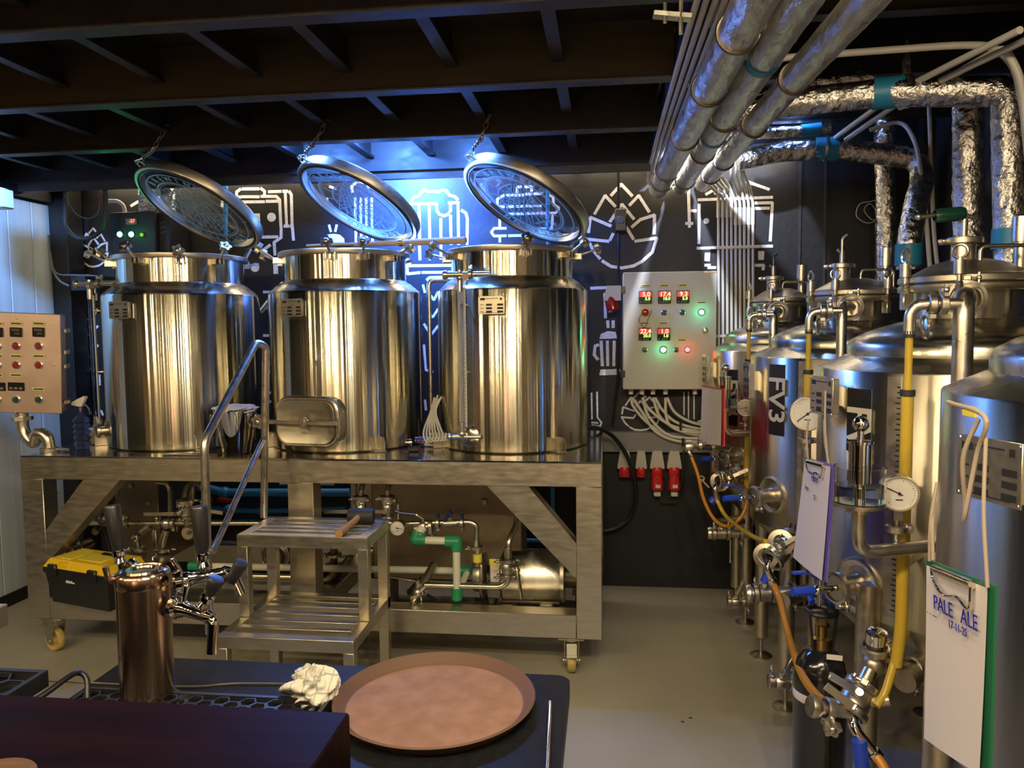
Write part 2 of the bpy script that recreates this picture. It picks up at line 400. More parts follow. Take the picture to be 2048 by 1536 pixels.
# ------------------------------------------------------------------ white line icons painted on the back wall
def strokes(name, lines, wpx=9, dots=(), blobs=(), mt='mural_white'):
    mb = MB(); k = 0
    for ln in lines:
        ww = wpx
        if isinstance(ln, tuple) and isinstance(ln[0], (int, float)): ww, ln = ln
        P = [aY(x, y, YW) for x, y in ln]; hw = ww*4.68/F_PX/2
        for a, b in zip(P, P[1:]):
            d = (b-a).normalized(); n = V((-d.z, 0, d.x)); a2 = a-d*hw*.35; b2 = b+d*hw*.35; t = V((0, -.0012-.00004*(k % 7), 0)); k += 1
            q = [a2+n*hw, b2+n*hw*random.uniform(.9, 1.08), b2-n*hw, a2-n*hw*random.uniform(.9, 1.08)]
            mb.add([p+t for p in q]+q, [(0, 1, 2, 3), (7, 6, 5, 4), (0, 4, 5, 1), (1, 5, 6, 2), (2, 6, 7, 3), (3, 7, 4, 0)])
    for (cx, cy, r) in dots:
        c = aY(cx, cy, YW); mb.cyl(c, c+V((0, -.0013, 0)), r*4.6/F_PX, n=20)
    for poly in blobs:
        P = [aY(x, y, YW) for x, y in poly]; n = len(P)
        mb.add([p+V((0, -.0013, 0)) for p in P]+P, [tuple(range(n)), tuple(range(n, 2*n))[::-1]]+[(i, n+i, n+(i+1) % n, (i+1) % n) for i in range(n)])
    return mb.link(name, mt, wall, flat=True)
def zc(pts, x0, y0, s): return [(x0+px/s, y0+py/s) for px, py in pts]
def L1(*pts): return zc(pts, 420, 350, 7.68)
strokes('painted_boiler_icon', [L1((410, 345), (410, 260), (470, 215)), L1((495, 215), (750, 212)), L1((780, 205), (840, 250), (835, 330)),
    L1((285, 345), (475, 340)), L1((495, 335), (755, 335)), L1((785, 330), (1020, 330), (1070, 380), (1090, 790)), L1((1092, 790), (1092, 960), (985, 1035), (1000, 1230)),
    L1((290, 425), (400, 423)), L1((430, 415), (835, 410)), L1((865, 405), (1040, 402)), L1((900, 258), (1090, 252)), L1((1120, 250), (1190, 250)),
    L1((1155, 260), (1178, 780)), L1((1140, 785), (1210, 785)), L1((1215, 250), (1250, 300), (1262, 760), (1283, 1000)), L1((1235, 785), (1262, 785)),
    L1((710, 955), (1040, 950)), L1((925, 1075), (780, 1185)), (10, L1((1005, 1340), (1012, 1505))), L1((190, 480), (200, 370), (225, 345)),
    L1((430, 350), (430, 330))], 6.2, dots=[(543, 434.5, 9.5), (510, 535, 9.5)], blobs=[L1((545, 595), (765, 590), (770, 720), (545, 722))])
def L2(*pts): return zc(pts, 790, 360, 6.206)
foam = [(205, 260), (235, 215), (300, 200), (320, 150), (370, 128), (420, 145), (490, 140), (540, 150), (585, 125), (640, 135), (680, 190), (740, 205), (780, 245)]
strokes('painted_beer_mug_icon', [L2(*foam), L2((185, 297), (515, 293), (520, 380), (550, 425), (610, 447), (660, 425), (690, 380), (690, 310)), L2((665, 283), (795, 280)),
    L2((200, 340), (203, 500)), L2((300, 325), (307, 740)), L2((425, 325), (432, 740)), L2((568, 480), (572, 980)), L2((690, 440), (697, 800)), L2((783, 310), (790, 800)),
    L2((825, 375), (880, 410), (898, 480), (895, 800)), L2((305, 820), (310, 990)), L2((435, 820), (438, 990)), L2((190, 1020), (150, 1060), (155, 1165), (310, 1150)),
    L2((180, 1065), (690, 1060)), L2((335, 1148), (700, 1145)), L2((395, 1240), (430, 1210), (720, 1205))], 5.6)
strokes('painted_burger_icon', [L2((1275, 300), (1275, 230), (1360, 180)), L2((1390, 182), (1600, 180)), L2((1625, 170), (1830, 160)), L2((1520, 150), (1520, 80), (1570, 78)),
    L2((1620, 78), (1700, 75), (1700, 130)), L2((1190, 370), (1280, 325), (1360, 325)), L2((1395, 325), (1480, 322)), L2((1510, 320), (1600, 318)), L2((1630, 316), (1710, 316)), L2((1730, 314), (1820, 312)),
    L2((1250, 430), (1370, 410)), L2((1395, 415), (1600, 412)), L2((1625, 410), (1840, 405)), L2((1850, 405), (2000, 400), (2040, 350)), L2((1900, 170), (1965, 200), (1975, 300), (2040, 340)),
    L2((1300, 440), (1300, 585)), L2((1380, 600), (1230, 600), (1195, 650), (1230, 695), (1380, 692)), L2((1410, 692), (1600, 688)), L2((1640, 600), (1960, 595)), L2((1960, 420), (1950, 600)), L2((1300, 700), (1302, 770)),
    L2((1740, 690), (1980, 690), (2030, 640))], 5.2)
def L3(*pts): return zc(pts, 500, 450, 6.827)
strokes('painted_pint_and_bun_icon', [L3((1080, 0), (1105, 90)), L3((1185, 0), (1165, 90)), L3((1015, 272), (1030, 272)), L3((1085, 272), (1105, 272)), L3((1185, 272), (1215, 272)), L3((1260, 272), (1290, 272)),
    [(711, 395), (712, 488)], [(722, 395), (723, 488)], [(733, 395), (734, 486)], [(744, 395), (745, 484)], [(706, 383), (704, 372), (716, 362), (735, 365), (738, 375)], [(660, 372), (672, 376)], [(655, 395), (655, 415)]], 5,
    blobs=[L3((990, 245), (1000, 180), (1060, 130), (1140, 120), (1225, 132), (1285, 185), (1292, 240))])
def H(*pts): return zc(pts, 1150, 330, 2.293)
hop = [H((165, 140), (212, 88), (262, 142)), H((90, 225), (138, 140), (185, 190)), H((250, 185), (292, 140), (340, 215)), H((160, 260), (215, 180), (270, 248)), H((62, 310), (70, 240), (165, 280)),
    H((260, 285), (300, 250), (365, 230), (362, 315)), H((175, 315), (160, 345)), H((235, 285), (268, 340)), H((55, 340), (155, 350)), H((275, 350), (375, 335), (355, 400), (315, 435)), H((60, 345), (85, 395), (115, 430)), H((125, 440), (165, 465), (215, 472)), H((215, 472), (270, 462), (310, 440))]
strokes('painted_hop_icon', hop, 6)
strokes('painted_hop_icon', [zc(l, 440, 230, 3.2/2.1) for l in []] or [[(158+(x-1175)*.42, 455+(y-365)*.46) for x, y in l] for l in hop], 4)
strokes('painted_hop_icon', [[(1243+(x-1175)*.55, 782+(y-365)*.46) for x, y in l] for l in hop], 3.5)
strokes('painted_brewhouse_icon', [H((600, 135), (640, 112)), H((520, 95), (525, 285)), H((530, 210), (555, 210)), H((508, 268), (540, 268)), H((565, 160), (905, 148)), H((570, 180), (568, 360)), H((820, 175), (905, 173), (895, 348)), H((820, 200), (890, 198)),
    H((560, 382), (905, 372)), H((785, 75), (890, 112)), H((610, 470), (645, 470)), H((595, 460), (620, 460)), H((820, 460), (865, 460), (862, 480)), H((640, 130), (670, 118))], 5.6, dots=[(1412.5, 442, 5.5)],
    blobs=[H((595, 402), (620, 402), (618, 442), (593, 440)), H((840, 395), (868, 395), (866, 435), (840, 435))])
strokes('painted_glass_icon', [H((72, 565), (195, 560)), H((137, 590), (140, 700)), H((182, 590), (180, 620)), H((150, 715), (152, 745)), H((175, 715), (175, 745)), H((108, 825), (92, 830), (88, 870), (105, 892)),
    H((120, 808), (125, 920)), H((148, 808), (150, 920)), H((180, 808), (178, 920)), H((118, 945), (205, 942)), H((115, 958), (200, 955))], 6, blobs=[H((112, 798), (118, 775), (150, 762), (185, 765), (195, 795))])
strokes('painted_ruler_icon', [[(1183, 786), (1184, 838)], [(1194, 784), (1195, 835), (1203, 845), (1200, 853), (1184, 850)], [(1183, 845), (1196, 846)]], 3.5)
strokes('painted_hand_icon', [[(178, 588), (181, 620)], [(192, 580), (193, 600)], [(163, 608), (168, 640), (166, 660)], [(168, 636), (180, 640)], [(179, 655), (190, 628), (195, 618)], [(164, 698), (163, 672), (178, 670)], [(184, 692), (186, 662), (196, 652)],
    [(196, 742), (176, 736), (160, 712), (163, 706), (181, 714)], [(188, 735), (185, 708), (196, 690)], [(199, 750), (200, 770)], [(188, 862), (188, 828), (203, 822), (206, 830)], [(190, 862), (196, 850)]], 4.5)
strokes('painted_zigzag_icon', [[(862, 592), (868, 600), (876, 584)], [(858, 628), (866, 634), (876, 618)], [(848, 648), (862, 670), (876, 652)], [(848, 690), (852, 740), (866, 744)], [(850, 800), (852, 820)], [(846, 570), (850, 585)]], 5)
strokes('painted_chart_icon', [[(527, 584), (543, 584)], [(527, 671), (543, 671)], [(528, 743), (543, 743)], [(528, 803), (543, 803)], [(530, 790), (543, 784)]], 5.5, dots=[(532, 613, 6), (536, 726, 6)])
strokes('painted_bars_icon', [[(1368, 784), (1368, 830)], [(1377, 784), (1377, 838)], [(1388, 790), (1388, 838)]], 2.5)
strokes('painted_arc_icon', [[(262, 412), (275, 404), (285, 401)], [(292, 398), (315, 394), (335, 394)], [(296, 416), (330, 411)]], 6)
# ================================================================== BREWING RIG
YR = 3.385
RIG = thing('brewing_rig', 'long brushed steel wheeled frame carrying the three open brewing vessels', 'frame', (-1.43, 3.9, 0))
def bx(name, a, b, m_='frame_steel', par=None, ch=.003): return MB().box(a, b, ch).link(name, m_, par)
XA, XB, YB = -2.83, -.02, 4.42
bx('top_deck', (XA+.003, YR+.003, .992), (XB-.003, YB, .999), 'deck_steel', RIG, .001)
for y0 in (YR, YB-.05): bx('long_beam', (XA, y0, .885), (XB, y0+.05, .993), 'frame_steel', RIG)
for x0 in (XA, XB-.05): bx('end_beam', (x0, YR+.05, .885), (x0+.05, YB-.05, .993), 'frame_steel', RIG)
for y0 in (YR, YB-.10):
    for x0, x1 in ((XA, XA+.115), (XB-.115, XB), (-1.475, -1.35)):
        bx('leg', (x0, y0+.001, .19 if x0 != -1.475 else .31), (x1, y0+.099, .885), 'frame_steel', RIG)
    bx('bottom_rail', (XA+.115, y0+.002, .19), (XB-.115, y0+.098, .30), 'frame_steel', RIG)
for x0 in (XA, XB-.10, -1.46): bx('cross_rail', (x0+.002, YR+.10, .20), (x0+.098, YB-.10, .29), 'frame_steel', RIG)
for s, xa, xb in ((1, -2.715, -2.36), (-1, -.135, -.49)):
    d = .13*s
    MB().prism([(xa, .47), (xa, .63), (xb-d*1.1, .885), (xb+d*.35, .885)], (0, YR+.002, 0), X1, Z1, (0, .09, 0)).link('brace', 'frame_steel', RIG, flat=True)
def caster(x, y, front, rot):
    c = MB().box((x-.06, y-.05, .176), (x+.06, y+.05, .184), .002).cyl((x-.045, y-.035, .183), (x-.045, y-.035, .195), .008, n=8).cyl((x+.045, y-.035, .183), (x+.045, y-.035, .195), .008, n=8)
    f = c.link('caster', 'cast_steel', RIG)
    a = V((cos(rot), sin(rot), 0)); b = V((-sin(rot), cos(rot), 0))      # a: axle direction
    o = V((x, y, 0))+b*.02
    mb = MB()
    for s in (-1, 1): mb.prism([(-.045, .17), (.045, .17), (.016, .045), (-.016, .045)], o+a*s*.030, b, Z1, a*(.004*s))
    mb.cyl(o+V((0, 0, .056))-a*.04, o+V((0, 0, .056))+a*.04, .009, n=10).cyl((x, y, .165), (x, y, .177), .04, n=20).box((-.036, -.02, .163), (.036, .03, .170), 0, M.Translation(o) @ M.Rotation(rot, 4, 'Z'))
    mb.link('fork', 'cast_steel', f)
    MB().lathe([(.0, -.022), (.018, -.024), (.02, -.015), (.046, -.015), (.052, -.019), (.058, -.012), (.0595, 0), (.058, .012), (.052, .019), (.046, .015), (.02, .015), (.018, .024), (0, .022)], o+V((0, 0, .060)), a, 30).link('wheel', 'caster_yellow', f)
    if front == 'brake':
        MB().obox(o-b*.056+V((0, 0, .125)), (.048, .012, .062), M.Rotation(rot, 3, 'Z'), .003).obox(o-b*.070+V((0, 0, .104)), (.048, .022, .010), M.Rotation(rot, 3, 'Z'), .002).link('brake_pedal', 'caster_white', f)
    else:
        MB().bar(o+b*.06+V((0, 0, .13)), o+b*.105+V((0, 0, .115)), .012, .006).link('brake_lever', 'cast_steel', f)
caster(-.16, 3.45, 'brake', RD(4)); caster(-2.73, 3.45, 'lever', RD(72)); caster(-.16, 4.35, 'lever', RD(0)); caster(-2.73, 4.35, 'lever', RD(10))
MB().tube([(XA, 3.50, .955), (XA-.06, 3.50, .955), (XA-.09, 3.56, .955), (XA-.09, 4.2, .955), (XA-.06, 4.28, .955), (XA, 4.28, .955)], .017, .05).link('push_handle', 'pipe_steel', RIG)
# ------------------------------------------------------------------ vessels
def ferrule(mb, p, d, r, t=.012): d = V(d).normalized(); mb.lathe([(r, -t), (r*1.45, -t*.35), (r*1.45, t*.35), (r, t)], p, d, 20)
def clampring(p, d, r, par, side=(0, 0, 1), wing=True, m_='cast_steel'):
    d = V(d).normalized(); s = V(side); s = (s-d*s.dot(d)).normalized(); t = d.cross(s); mb = MB()
    mb.lathe([(r*1.45, -.010), (r*1.75, -.007), (r*1.75, .007), (r*1.45, .010)], p, d, 18)
    e = V(p)+s*(r*1.75+.006)
    mb.obox(e, (.02, .018, .014), M((t, d, s)).transposed(), .002)
    if wing:
        mb.cyl(e-t*.012, e+t*.030, .0035, n=8)
        w0 = e+t*.028
        mb.bar(w0-s*.016, w0+s*.016, .006, .010, up=d, ch=.001).sph(w0, .008, 8, 6)
    return mb.link('clamp', m_, par)
def starknob(p, d, r, par, m_='cast_steel', name='star_knob', th=.022):
    d = V(d).normalized(); u = d.orthogonal().normalized(); w_ = d.cross(u)
    poly = [((r*(1+.20*cos(5*a)))*cos(a), (r*(1+.20*cos(5*a)))*sin(a)) for a in [2*pi*i/40 for i in range(40)]]
    mb = MB().prism(poly, V(p)-d*th/2, u, w_, d*th); mb.sph(V(p)+d*th*.5, r*.55, 12, 6, .5, d)
    return mb.link(name, m_, par)
def valve(p, d, r, par, up=(0, 0, 1), handle=None, hl=.13, hm='pipe_steel', body='cast_steel', clamps=True):
    """butterfly valve centred on p along pipe direction d; lever of length hl towards handle"""
    d = V(d).normalized(); u = V(up); u = (u-d*u.dot(d)).normalized(); mb = MB()
    mb.lathe([(r*1.1, -.03), (r*1.5, -.02), (r*1.5, .02), (r*1.1, .03)], p, d, 20)
    mb.cyl(V(p)+u*r*1.2, V(p)+u*(r*1.5+.028), .009, n=10).obox(V(p)+u*(r*1.5+.008), (.026, .026, .014), M((d, d.cross(u), u)).transposed(), .003)
    o = mb.link('valve_body', body, par)
    if handle:
        h = V(handle).normalized(); a = V(p)+u*(r*1.5+.028)
        MB().bar(a-h*.018, a+h*hl, .020, .008, up=u if abs(h.dot(u)) < .8 else d, ch=.002).cyl(a-u*.006, a+u*.010, .010, n=10).link('lever', hm, o)
    if clamps:
        for s in (-1, 1): clampring(V(p)+d*s*.036, d, r, o, u)
    return o
def nameplate(c, nx, w_, h, par):     # c centre, nx outward horizontal normal
    n = V(nx).normalized(); r = Z1.cross(n).normalized(); c = V(c)
    mx = M((r, n, Z1)).transposed()
    pl = MB().obox(c-n*.012, (w_*.9, .022, h*.9), mx, .002).obox(c, (w_, .003, h), mx, .001).link('nameplate', 'dial', par)
    pl.data.materials[0] = MT['frame_steel']
    mb = MB()
    for i in (0, 1, 2):
        for k in (0, 1):
            mb.obox(c+n*.002+r*((k-.22)*w_*.42)+Z1*(.02-i*.19)*h, (w_*.22, .001, h*.11), mx)
        mb.obox(c+n*.002-r*w_*.36+Z1*(.02-i*.19)*h, (w_*.13, .001, h*.03), mx)
    mb.obox(c+n*.002-r*w_*.33+Z1*.33*h, (w_*.18, .001, h*.12), mx).obox(c+n*.002+r*w_*.02+Z1*.36*h, (w_*.45, .001, h*.025), mx).obox(c+n*.002+r*w_*.36+Z1*.33*h, (w_*.08, .001, h*.12), mx)
    mb.obox(c+n*.002-Z1*.42*h, (w_*.7, .001, h*.02), mx)
    mb.link('lettering', 'black_ink', pl, flat=True)
    for a in (-1, 1):
        for b in (-1, 1): MB().sph(c+r*a*w_*.46+Z1*b*h*.45, .0035, 8, 4).link('rivet', 'pipe_steel', pl)
    return pl
def dirn(deg): a = RD(deg); return V((sin(a), -cos(a), 0))       # 0 = towards the camera side (-Y), positive = +X
def vessel(cx, cy, R, rn, lid_c, lid_n, label, plate_deg, knobs, group='brewing vessels on the rig'):
    zb = 1.0
    T = thing('brewing_vessel', label, 'vessel', (cx, cy, zb), group); c = V((cx, cy, zb)); rr = random.Random(int(cx*100))
    MB().lathe([(0, .001), (R-.006, .001), (R, .008), (R, .772), (R-.004, .782)], c, n=96).link('shell', 'vessel_steel', T)
    MB().lathe([(R-.004, .782), (R-.014, .792), (rn+.020, .828), (rn+.006, .834), (rn, .842)], c, n=96).link('shoulder', 'dome_steel', T)
    MB().lathe([(rn, .842), (rn, .965), (rn-.006, .965), (rn-.006, .80)], c, n=96).link('neck', 'vessel_steel', T)
    MB().lathe([(rn-.006, .962), (rn+.020, .962), (rn+.022, .966), (rn+.022, .983), (rn+.018, .987), (rn-.010, .987), (rn-.010, .975)], c, n=96).link('rim_flange', 'frame_steel', T)
    for a in knobs:
        d = dirn(a); q = c+d*(rn+.028)+V((0, 0, .955)); t = Z1.cross(d)
        br = MB().obox(q-d*.008+Z1*(-.008), (.012, .055, .034), M((t, d, Z1)).transposed(), .002).obox(q-d*.008-Z1*.008+t*.022, (.006, .05, .03), M((t, d, Z1)).transposed(), .001).obox(q-d*.008-Z1*.008-t*.022, (.006, .05, .03), M((t, d, Z1)).transposed(), .001).link('clamp_bracket', 'pipe_steel', T)
        u = (d*.85+Z1*rr.uniform(.25, .75)+t*rr.uniform(-.4, .4)).normalized()
        MB().cyl(q+d*.01, q+d*.01+u*.085, .0065, n=10).link('swing_bolt', 'pipe_steel', br)
        starknob(q+d*.01+u*.092, u, .026, br)
    # lid, hinged open
    n = V(lid_n).normalized(); lc = V(lid_c)
    ld = MB().lathe([(.318, -.006), (.346, -.006), (.350, .0), (.350, .044), (.346, .048), (.318, .048), (.318, -.006)], lc, -n, 80).link('lid', 'frame_steel', T)
    MB().lathe([(0, 0), (.319, 0), (.319, .008), (0, .008)], lc, -n, 60).link('lid_glass', 'glass', ld)
    MB().torus(lc+n*.006, n, .326, .006, 72, 8).link('gasket', 'rubber', ld)
    ux = (X1-n*n.x).normalized(); uy = n.cross(ux)
    mb = MB()
    for r_, t_ in ((.285, .004), (.225, .006), (.212, .002)): mb.lathe([(r_-t_, 0), (r_+t_, 0)], lc+n*.0012, n, 72)
    for k in range(24):
        a = 2*pi*k/24; r0, r1 = (.02, .12) if k % 2 else (.05, .20)
        mb.bar(lc+n*.0012+(ux*cos(a)+uy*sin(a))*r0, lc+n*.0012+(ux*cos(a+.12)+uy*sin(a+.12))*r1, .005, .0006, up=n)
    for k in range(-4, 5):
        h_ = k*.04; L_ = math.sqrt(max(0, .2**2-h_*h_))
        mb.bar(lc+n*.0012+ux*h_-uy*L_, lc+n*.0012+ux*h_*.4+uy*L_,   .0045, .0006, up=n)
    for s in (-1, 1):
        pts = [lc+n*.0012+ux*(s*(.05+.10*sin(pi*t/8)))+uy*(-.17+.34*t/8) for t in range(9)]
        for a, b in zip(pts, pts[1:]): mb.bar(a, b, .008, .0006, up=n)
    mb.link('etched_ring', 'frost', ld, flat=True)
    for word, a0 in (('BREWING', 100), ('ROCKING', -80)):
        for i_, ch in enumerate(word):
            a = RD(a0+(len(word)/2-.5-i_)*13); rad = ux*cos(a)+uy*sin(a); tan = n.cross(rad)
            text('etched_letter', ch, .052, lc+n*.0014+rad*.254, -tan*-1 if False else tan*-1, rad, 'frost', ld, .0003, bold=.0012)
    # hinge on the low side of the lid
    low = (Z1*-1-n*(n.dot(-Z1))).normalized(); hp = lc+low*.355
    dh = (V((hp.x, hp.y, 0))-V((cx, cy, 0))).normalized(); hb = c+dh*(rn+.03)+V((0, 0, .962))
    MB().obox(hb, (.07, .05, .045), M((dh, Z1.cross(dh), Z1)).transposed(), .003).bar(hb+Z1*.01, hp, .035, .012).bar(hb+dh*.03, hb+dh*.10+Z1*.012, .016, .016).link('hinge', 'cast_steel', T)
    MB().cyl(hb-Z1.cross(dh)*.05+Z1*.03, hb+Z1.cross(dh)*.05+Z1*.03, .009, n=12).torus(hb+Z1*.03, Z1.cross(dh), .013, .003, 14, 6).torus(hb+Z1*.03+Z1.cross(dh)*.012, Z1.cross(dh), .013, .003, 14, 6).torus(hb+Z1*.03-Z1.cross(dh)*.012, Z1.cross(dh), .013, .003, 14, 6).link('hinge_spring', 'chrome', T)
    # grab loop on the raised edge
    hi = lc-low*.350; t = n.cross(low)
    MB().tube([hi-t*.03-n*.01, hi-t*.02-low*.035-n*.012, hi+t*.02-low*.035-n*.012, hi+t*.03-n*.01], .004, .012, 8).link('lid_loop', 'pipe_steel', ld)
    d = dirn(plate_deg); nameplate(c+d*(R+.022)+V((0, 0, .70)), d, .128, .085, T)
    for a in (-62, -8, 38, 140, 220):      # corner feet welded round the base
        d = dirn(a); t = Z1.cross(d)
        if abs(a) == 8: continue
        MB().prism([(-.03, 0), (.05, 0), (.05, .05), (.035, .07), (-.03, .07)], c+d*(R+.005)+t*.02, d, Z1, t*.004).prism([(-.03, 0), (.05, 0), (.05, .05), (.035, .07), (-.03, .07)], c+d*(R+.005)-t*.03, d, Z1, t*.004).obox(c+d*(R+.02)+Z1*.003, (.06, .07, .005), M((t, d, Z1)).transposed()).link('foot_bracket', 'frame_steel', T)
    return T, c, hi-low*.03-n*.012
def sight_gauge(T, c, R, deg, toward=-90, out=.075):
    d = dirn(deg); s = dirn(toward)
    g0 = c+d*(R+out)+V((0, 0, .085)); g1 = g0+Z1*.74
    if True:
        G = MB().cyl(g0+Z1*.05, g1-Z1*.05, .013, n=14).link('sight_tube', 'clear_plastic', T)
        MB().obox((g0+g1)/2+d*-.016, (.038, .004, .66), M((Z1.cross(d), d, Z1)).transposed(), .001).link('scale_strip', 'white_plastic', G)
        mb = MB()
        for i in range(33): mb.obox(g0+Z1*(.06+i*.019)+d*-.0125+Z1.cross(d)*.008, ((.012 if i % 5 else .02), .001, .0014), M((Z1.cross(d), d, Z1)).transposed())
        mb.link('scale_marks', 'black_ink', G, flat=True)
        for e in (.30, .62): MB().cyl(g0+Z1*e-d*.01, g0+Z1*e-d*(out+.02), .006, n=10).link('stay', 'pipe_steel', T)
        for e, z in ((0, .03), (1, .71)):
            q = g0+Z1*z
            b = MB().cyl(q-Z1*.03, q+Z1*.035, .014, n=14).sph(q+(Z1*.035 if e else -Z1*.02), .019, 12, 8).link('tube_fitting', 'cast_steel', T)
        # lower cross valve
        q = g0+Z1*-.005; h = (-d)
        MB().cyl(q-s.cross(Z1)*0+s*.055, q-s*.09, .010, n=12).sph(q+s*.06, .017, 12, 8).link('cross_handle', 'pipe_steel', T)
        MB().cyl(q, c+d*(R-.01)+V((0, 0, .08)), .016, n=14).link('lower_nozzle', 'pipe_steel', T)
        clampring(c+d*(R+.03)+V((0, 0, .08)), d, .016, T)
        MB().lathe([(.0, .02), (.03, .018), (.052, .010), (.060, .0), (.066, -.004), (.070, -.02)], c+d*(R-.004)+V((0, 0, .08)), d, 28).link('boss', 'dome_steel', T)
        q = g1-Z1*.0
        MB().cyl(q+Z1*.02+s*.07, q+Z1*.02-s*.14, .014, n=14).cyl(q-Z1*.03, q+Z1*.04, .012, n=12).lathe([(.0, -.01), (.02, -.01), (.023, 0), (.02, .01), (0, .01)], q+Z1*.02+s*.07, s, 16).link('upper_valve', 'pipe_steel', T)
        MB().cyl(q+Z1*.02-s*.03, q+Z1*.02-s*.03-Z1*.05, .006, n=10).lathe([(0, -.008), (.017, -.008), (.017, .008), (0, .008)], q+Z1*.02-s*.03-Z1*.012-Y1*.02, (0, 1, 0), 12).link('vent_cock', 'chrome', T)
        clampring(q+Z1*.02-s*.05, s, .014, T)
V1, c1, h1 = vessel(-2.268, 3.93, .395, .320, (-2.198, 4.004, 2.247), (-.294, -.444, -.847), 'brewing vessel nearest the steel control panel, with an upright sight gauge on its left edge', -14, (-62, -5, 30, 60, -85, -110))
V2, c2, h2 = vessel(-1.356, 3.93, .392, .316, (-1.319, 4.048, 2.253), (-.367, -.375, -.851), 'middle brewing vessel with an oblong manway hatch at its foot', -19, (-66, 8, 34, 64, -90))
V3, c3, h3 = vessel(-.478, 3.95, .383, .312, (-.419, 3.989, 2.225), (-.431, -.309, -.848), 'brewing vessel nearest the grey wall box, sight gauge and round valve on its front', -7, (-56, 18, 62, 86, -88))
sight_gauge(V1, c1, .395, -64, out=.048)
d_ = dirn(-38)
sight_gauge(V3, c3, .383, -28, out=.045)
# extra crossed valve low on vessel one and round boss on vessel three
q = c1+dirn(-52)*.43+V((0, 0, .085)); MB().cyl(q, q-dirn(-52)*.06, .022, n=16).link('drain_nozzle', 'pipe_steel', V1); clampring(q, dirn(-52), .022, V1)
starknob(q+dirn(-52)*.05+V((.0, 0, -.035)), dirn(-40), .018, V1)
MB().obox(c1+dirn(-68)*.46+V((0, 0, .045)), (.07, .05, .09), None, .006).link('gauge_block', 'frame_steel', V1)
# manway hatch on vessel two
md = dirn(-9); mt = Z1.cross(md); mc = c2+md*.392+V((0, 0, .155))
def rrect(w_, h_, r, n=6):
    out = []
    for (sx, sy, a0) in ((1, 1, 0), (-1, 1, 90), (-1, -1, 180), (1, -1, 270)):
        for k in range(n+1):
            a = RD(a0+90*k/n); out.append((sx*(w_/2-r)+r*cos(a), sy*(h_/2-r)+r*sin(a)))
    return out
HT = MB().prism(rrect(.345, .245, .075), mc-md*.05, mt, Z1, md*.068).link('manway_frame', 'pipe_steel', V2)
pts = [mc+md*.022+mt*x+Z1*y for x, y in rrect(.322, .225, .068)]
MB().sweep(pts, .011, 8, closed=True).link('manway_gasket', 'pipe_steel', HT)
A = rrect(.300, .205, .060); B = rrect(.215, .125, .045); mb = MB(); n = len(A)
vs = [mc+md*.020+mt*x+Z1*y for x, y in A]+[mc+md*.044+mt*x+Z1*y for x, y in A]+[mc+md*.030+mt*x+Z1*y for x, y in B]
mb.add(vs, [(i, (i+1) % n, n+(i+1) % n, n+i) for i in range(n)]+[(n+i, n+(i+1) % n, 2*n+(i+1) % n, 2*n+i) for i in range(n)]+[tuple(range(2*n, 3*n))])
DR = mb.link('manway_door', 'panel_steel', V2, ang=20); DR.data.materials[0] = MT['frame_steel']
MB().bar(mc+md*.062-mt*.19, mc+md*.062+mt*.195, .014, .022, ch=.003).cyl(mc+md*.04, mc+md*.07, .018, n=14).obox(mc+md*.062, (.03, .026, .05), M((mt, md, Z1)).transposed(), .003).link('crossbar', 'pipe_steel', DR)
MB().cyl(mc+md*.062+mt*.19-Z1*.03, mc+md*.062+mt*.19+Z1*.03, .008, n=10).cyl(mc+md*.062-mt*.18, mc+md*.062-mt*.24, .008, n=10).link('hatch_hinge', 'pipe_steel', V2)
starknob(mc+md*.075-mt*.235, md, .030, DR)
text('hatch_stamp', 'ANCO', .020, mc+md*.0315-Z1*.052, mt, Z1, 'cast_steel', DR, .0004)
# goosenecks behind the vessels
MB().tube([c1+V((.30, .30, .70)), c1+V((.44, .30, .86)), c1+V((.50, .30, .86)), c1+V((.52, .30, .3))], .016, .05).link('overflow_pipe', 'pipe_steel', V1)
MB().tube([c3+V((-.28, .18, .85)), c3+V((-.46, .10, .85)), c3+V((-.46, .10, .10))], .012, .03).link('overflow_pipe', 'pipe_steel', V3)

# ------------------------------------------------------------------ chains that hold the lids up
def chain(pts, label):
    pts = [V(p) for p in pts]; T = thing('lid_chain', label, 'chain', pts[0], 'chains holding the lids open'); hook = .115
    def along(t):
        for a, b in zip(pts, pts[1:]):
            L = (b-a).length
            if t <= L or b is pts[-1]: return a+(b-a).normalized()*t, (b-a).normalized()
            t -= L
    Ltot = sum((b-a).length for a, b in zip(pts, pts[1:])); n = int((Ltot-hook-.012)/.030)
    for i in range(n):
        p, d = along(.016+i*.030); s = X1 if i % 2 else d.cross(X1).normalized(); w_ = (s-d*s.dot(d)).normalized()
        MB().sweep([p+d*(.020*cos(k*pi/6))+w_*(.0088*sin(k*pi/6)) for k in range(12)], .0034, 6, closed=True).link('link', 'chain_steel', T)
    b = pts[-1]; d = (pts[-1]-pts[-2]).normalized(); h0 = b-d*hook; s = (X1-d*d.x).normalized()
    MB().sweep(smooth([h0, h0+d*.03+s*.014, h0+d*.085+s*.022, h0+d*.115+s*.004, h0+d*.10-s*.014, h0+d*.05-s*.010, h0+d*.005], 5), .0042, 8).link('snap_hook', 'pipe_steel', T)
    MB().torus(b, s, .014, .0035, 16, 6).link('shackle', 'pipe_steel', T)
    MB().torus(pts[0], Z1, .010, .004, 14, 6).cyl(pts[0], pts[0]+Y1*.02, .006, n=8).link('wall_eye', 'chain_steel', T)
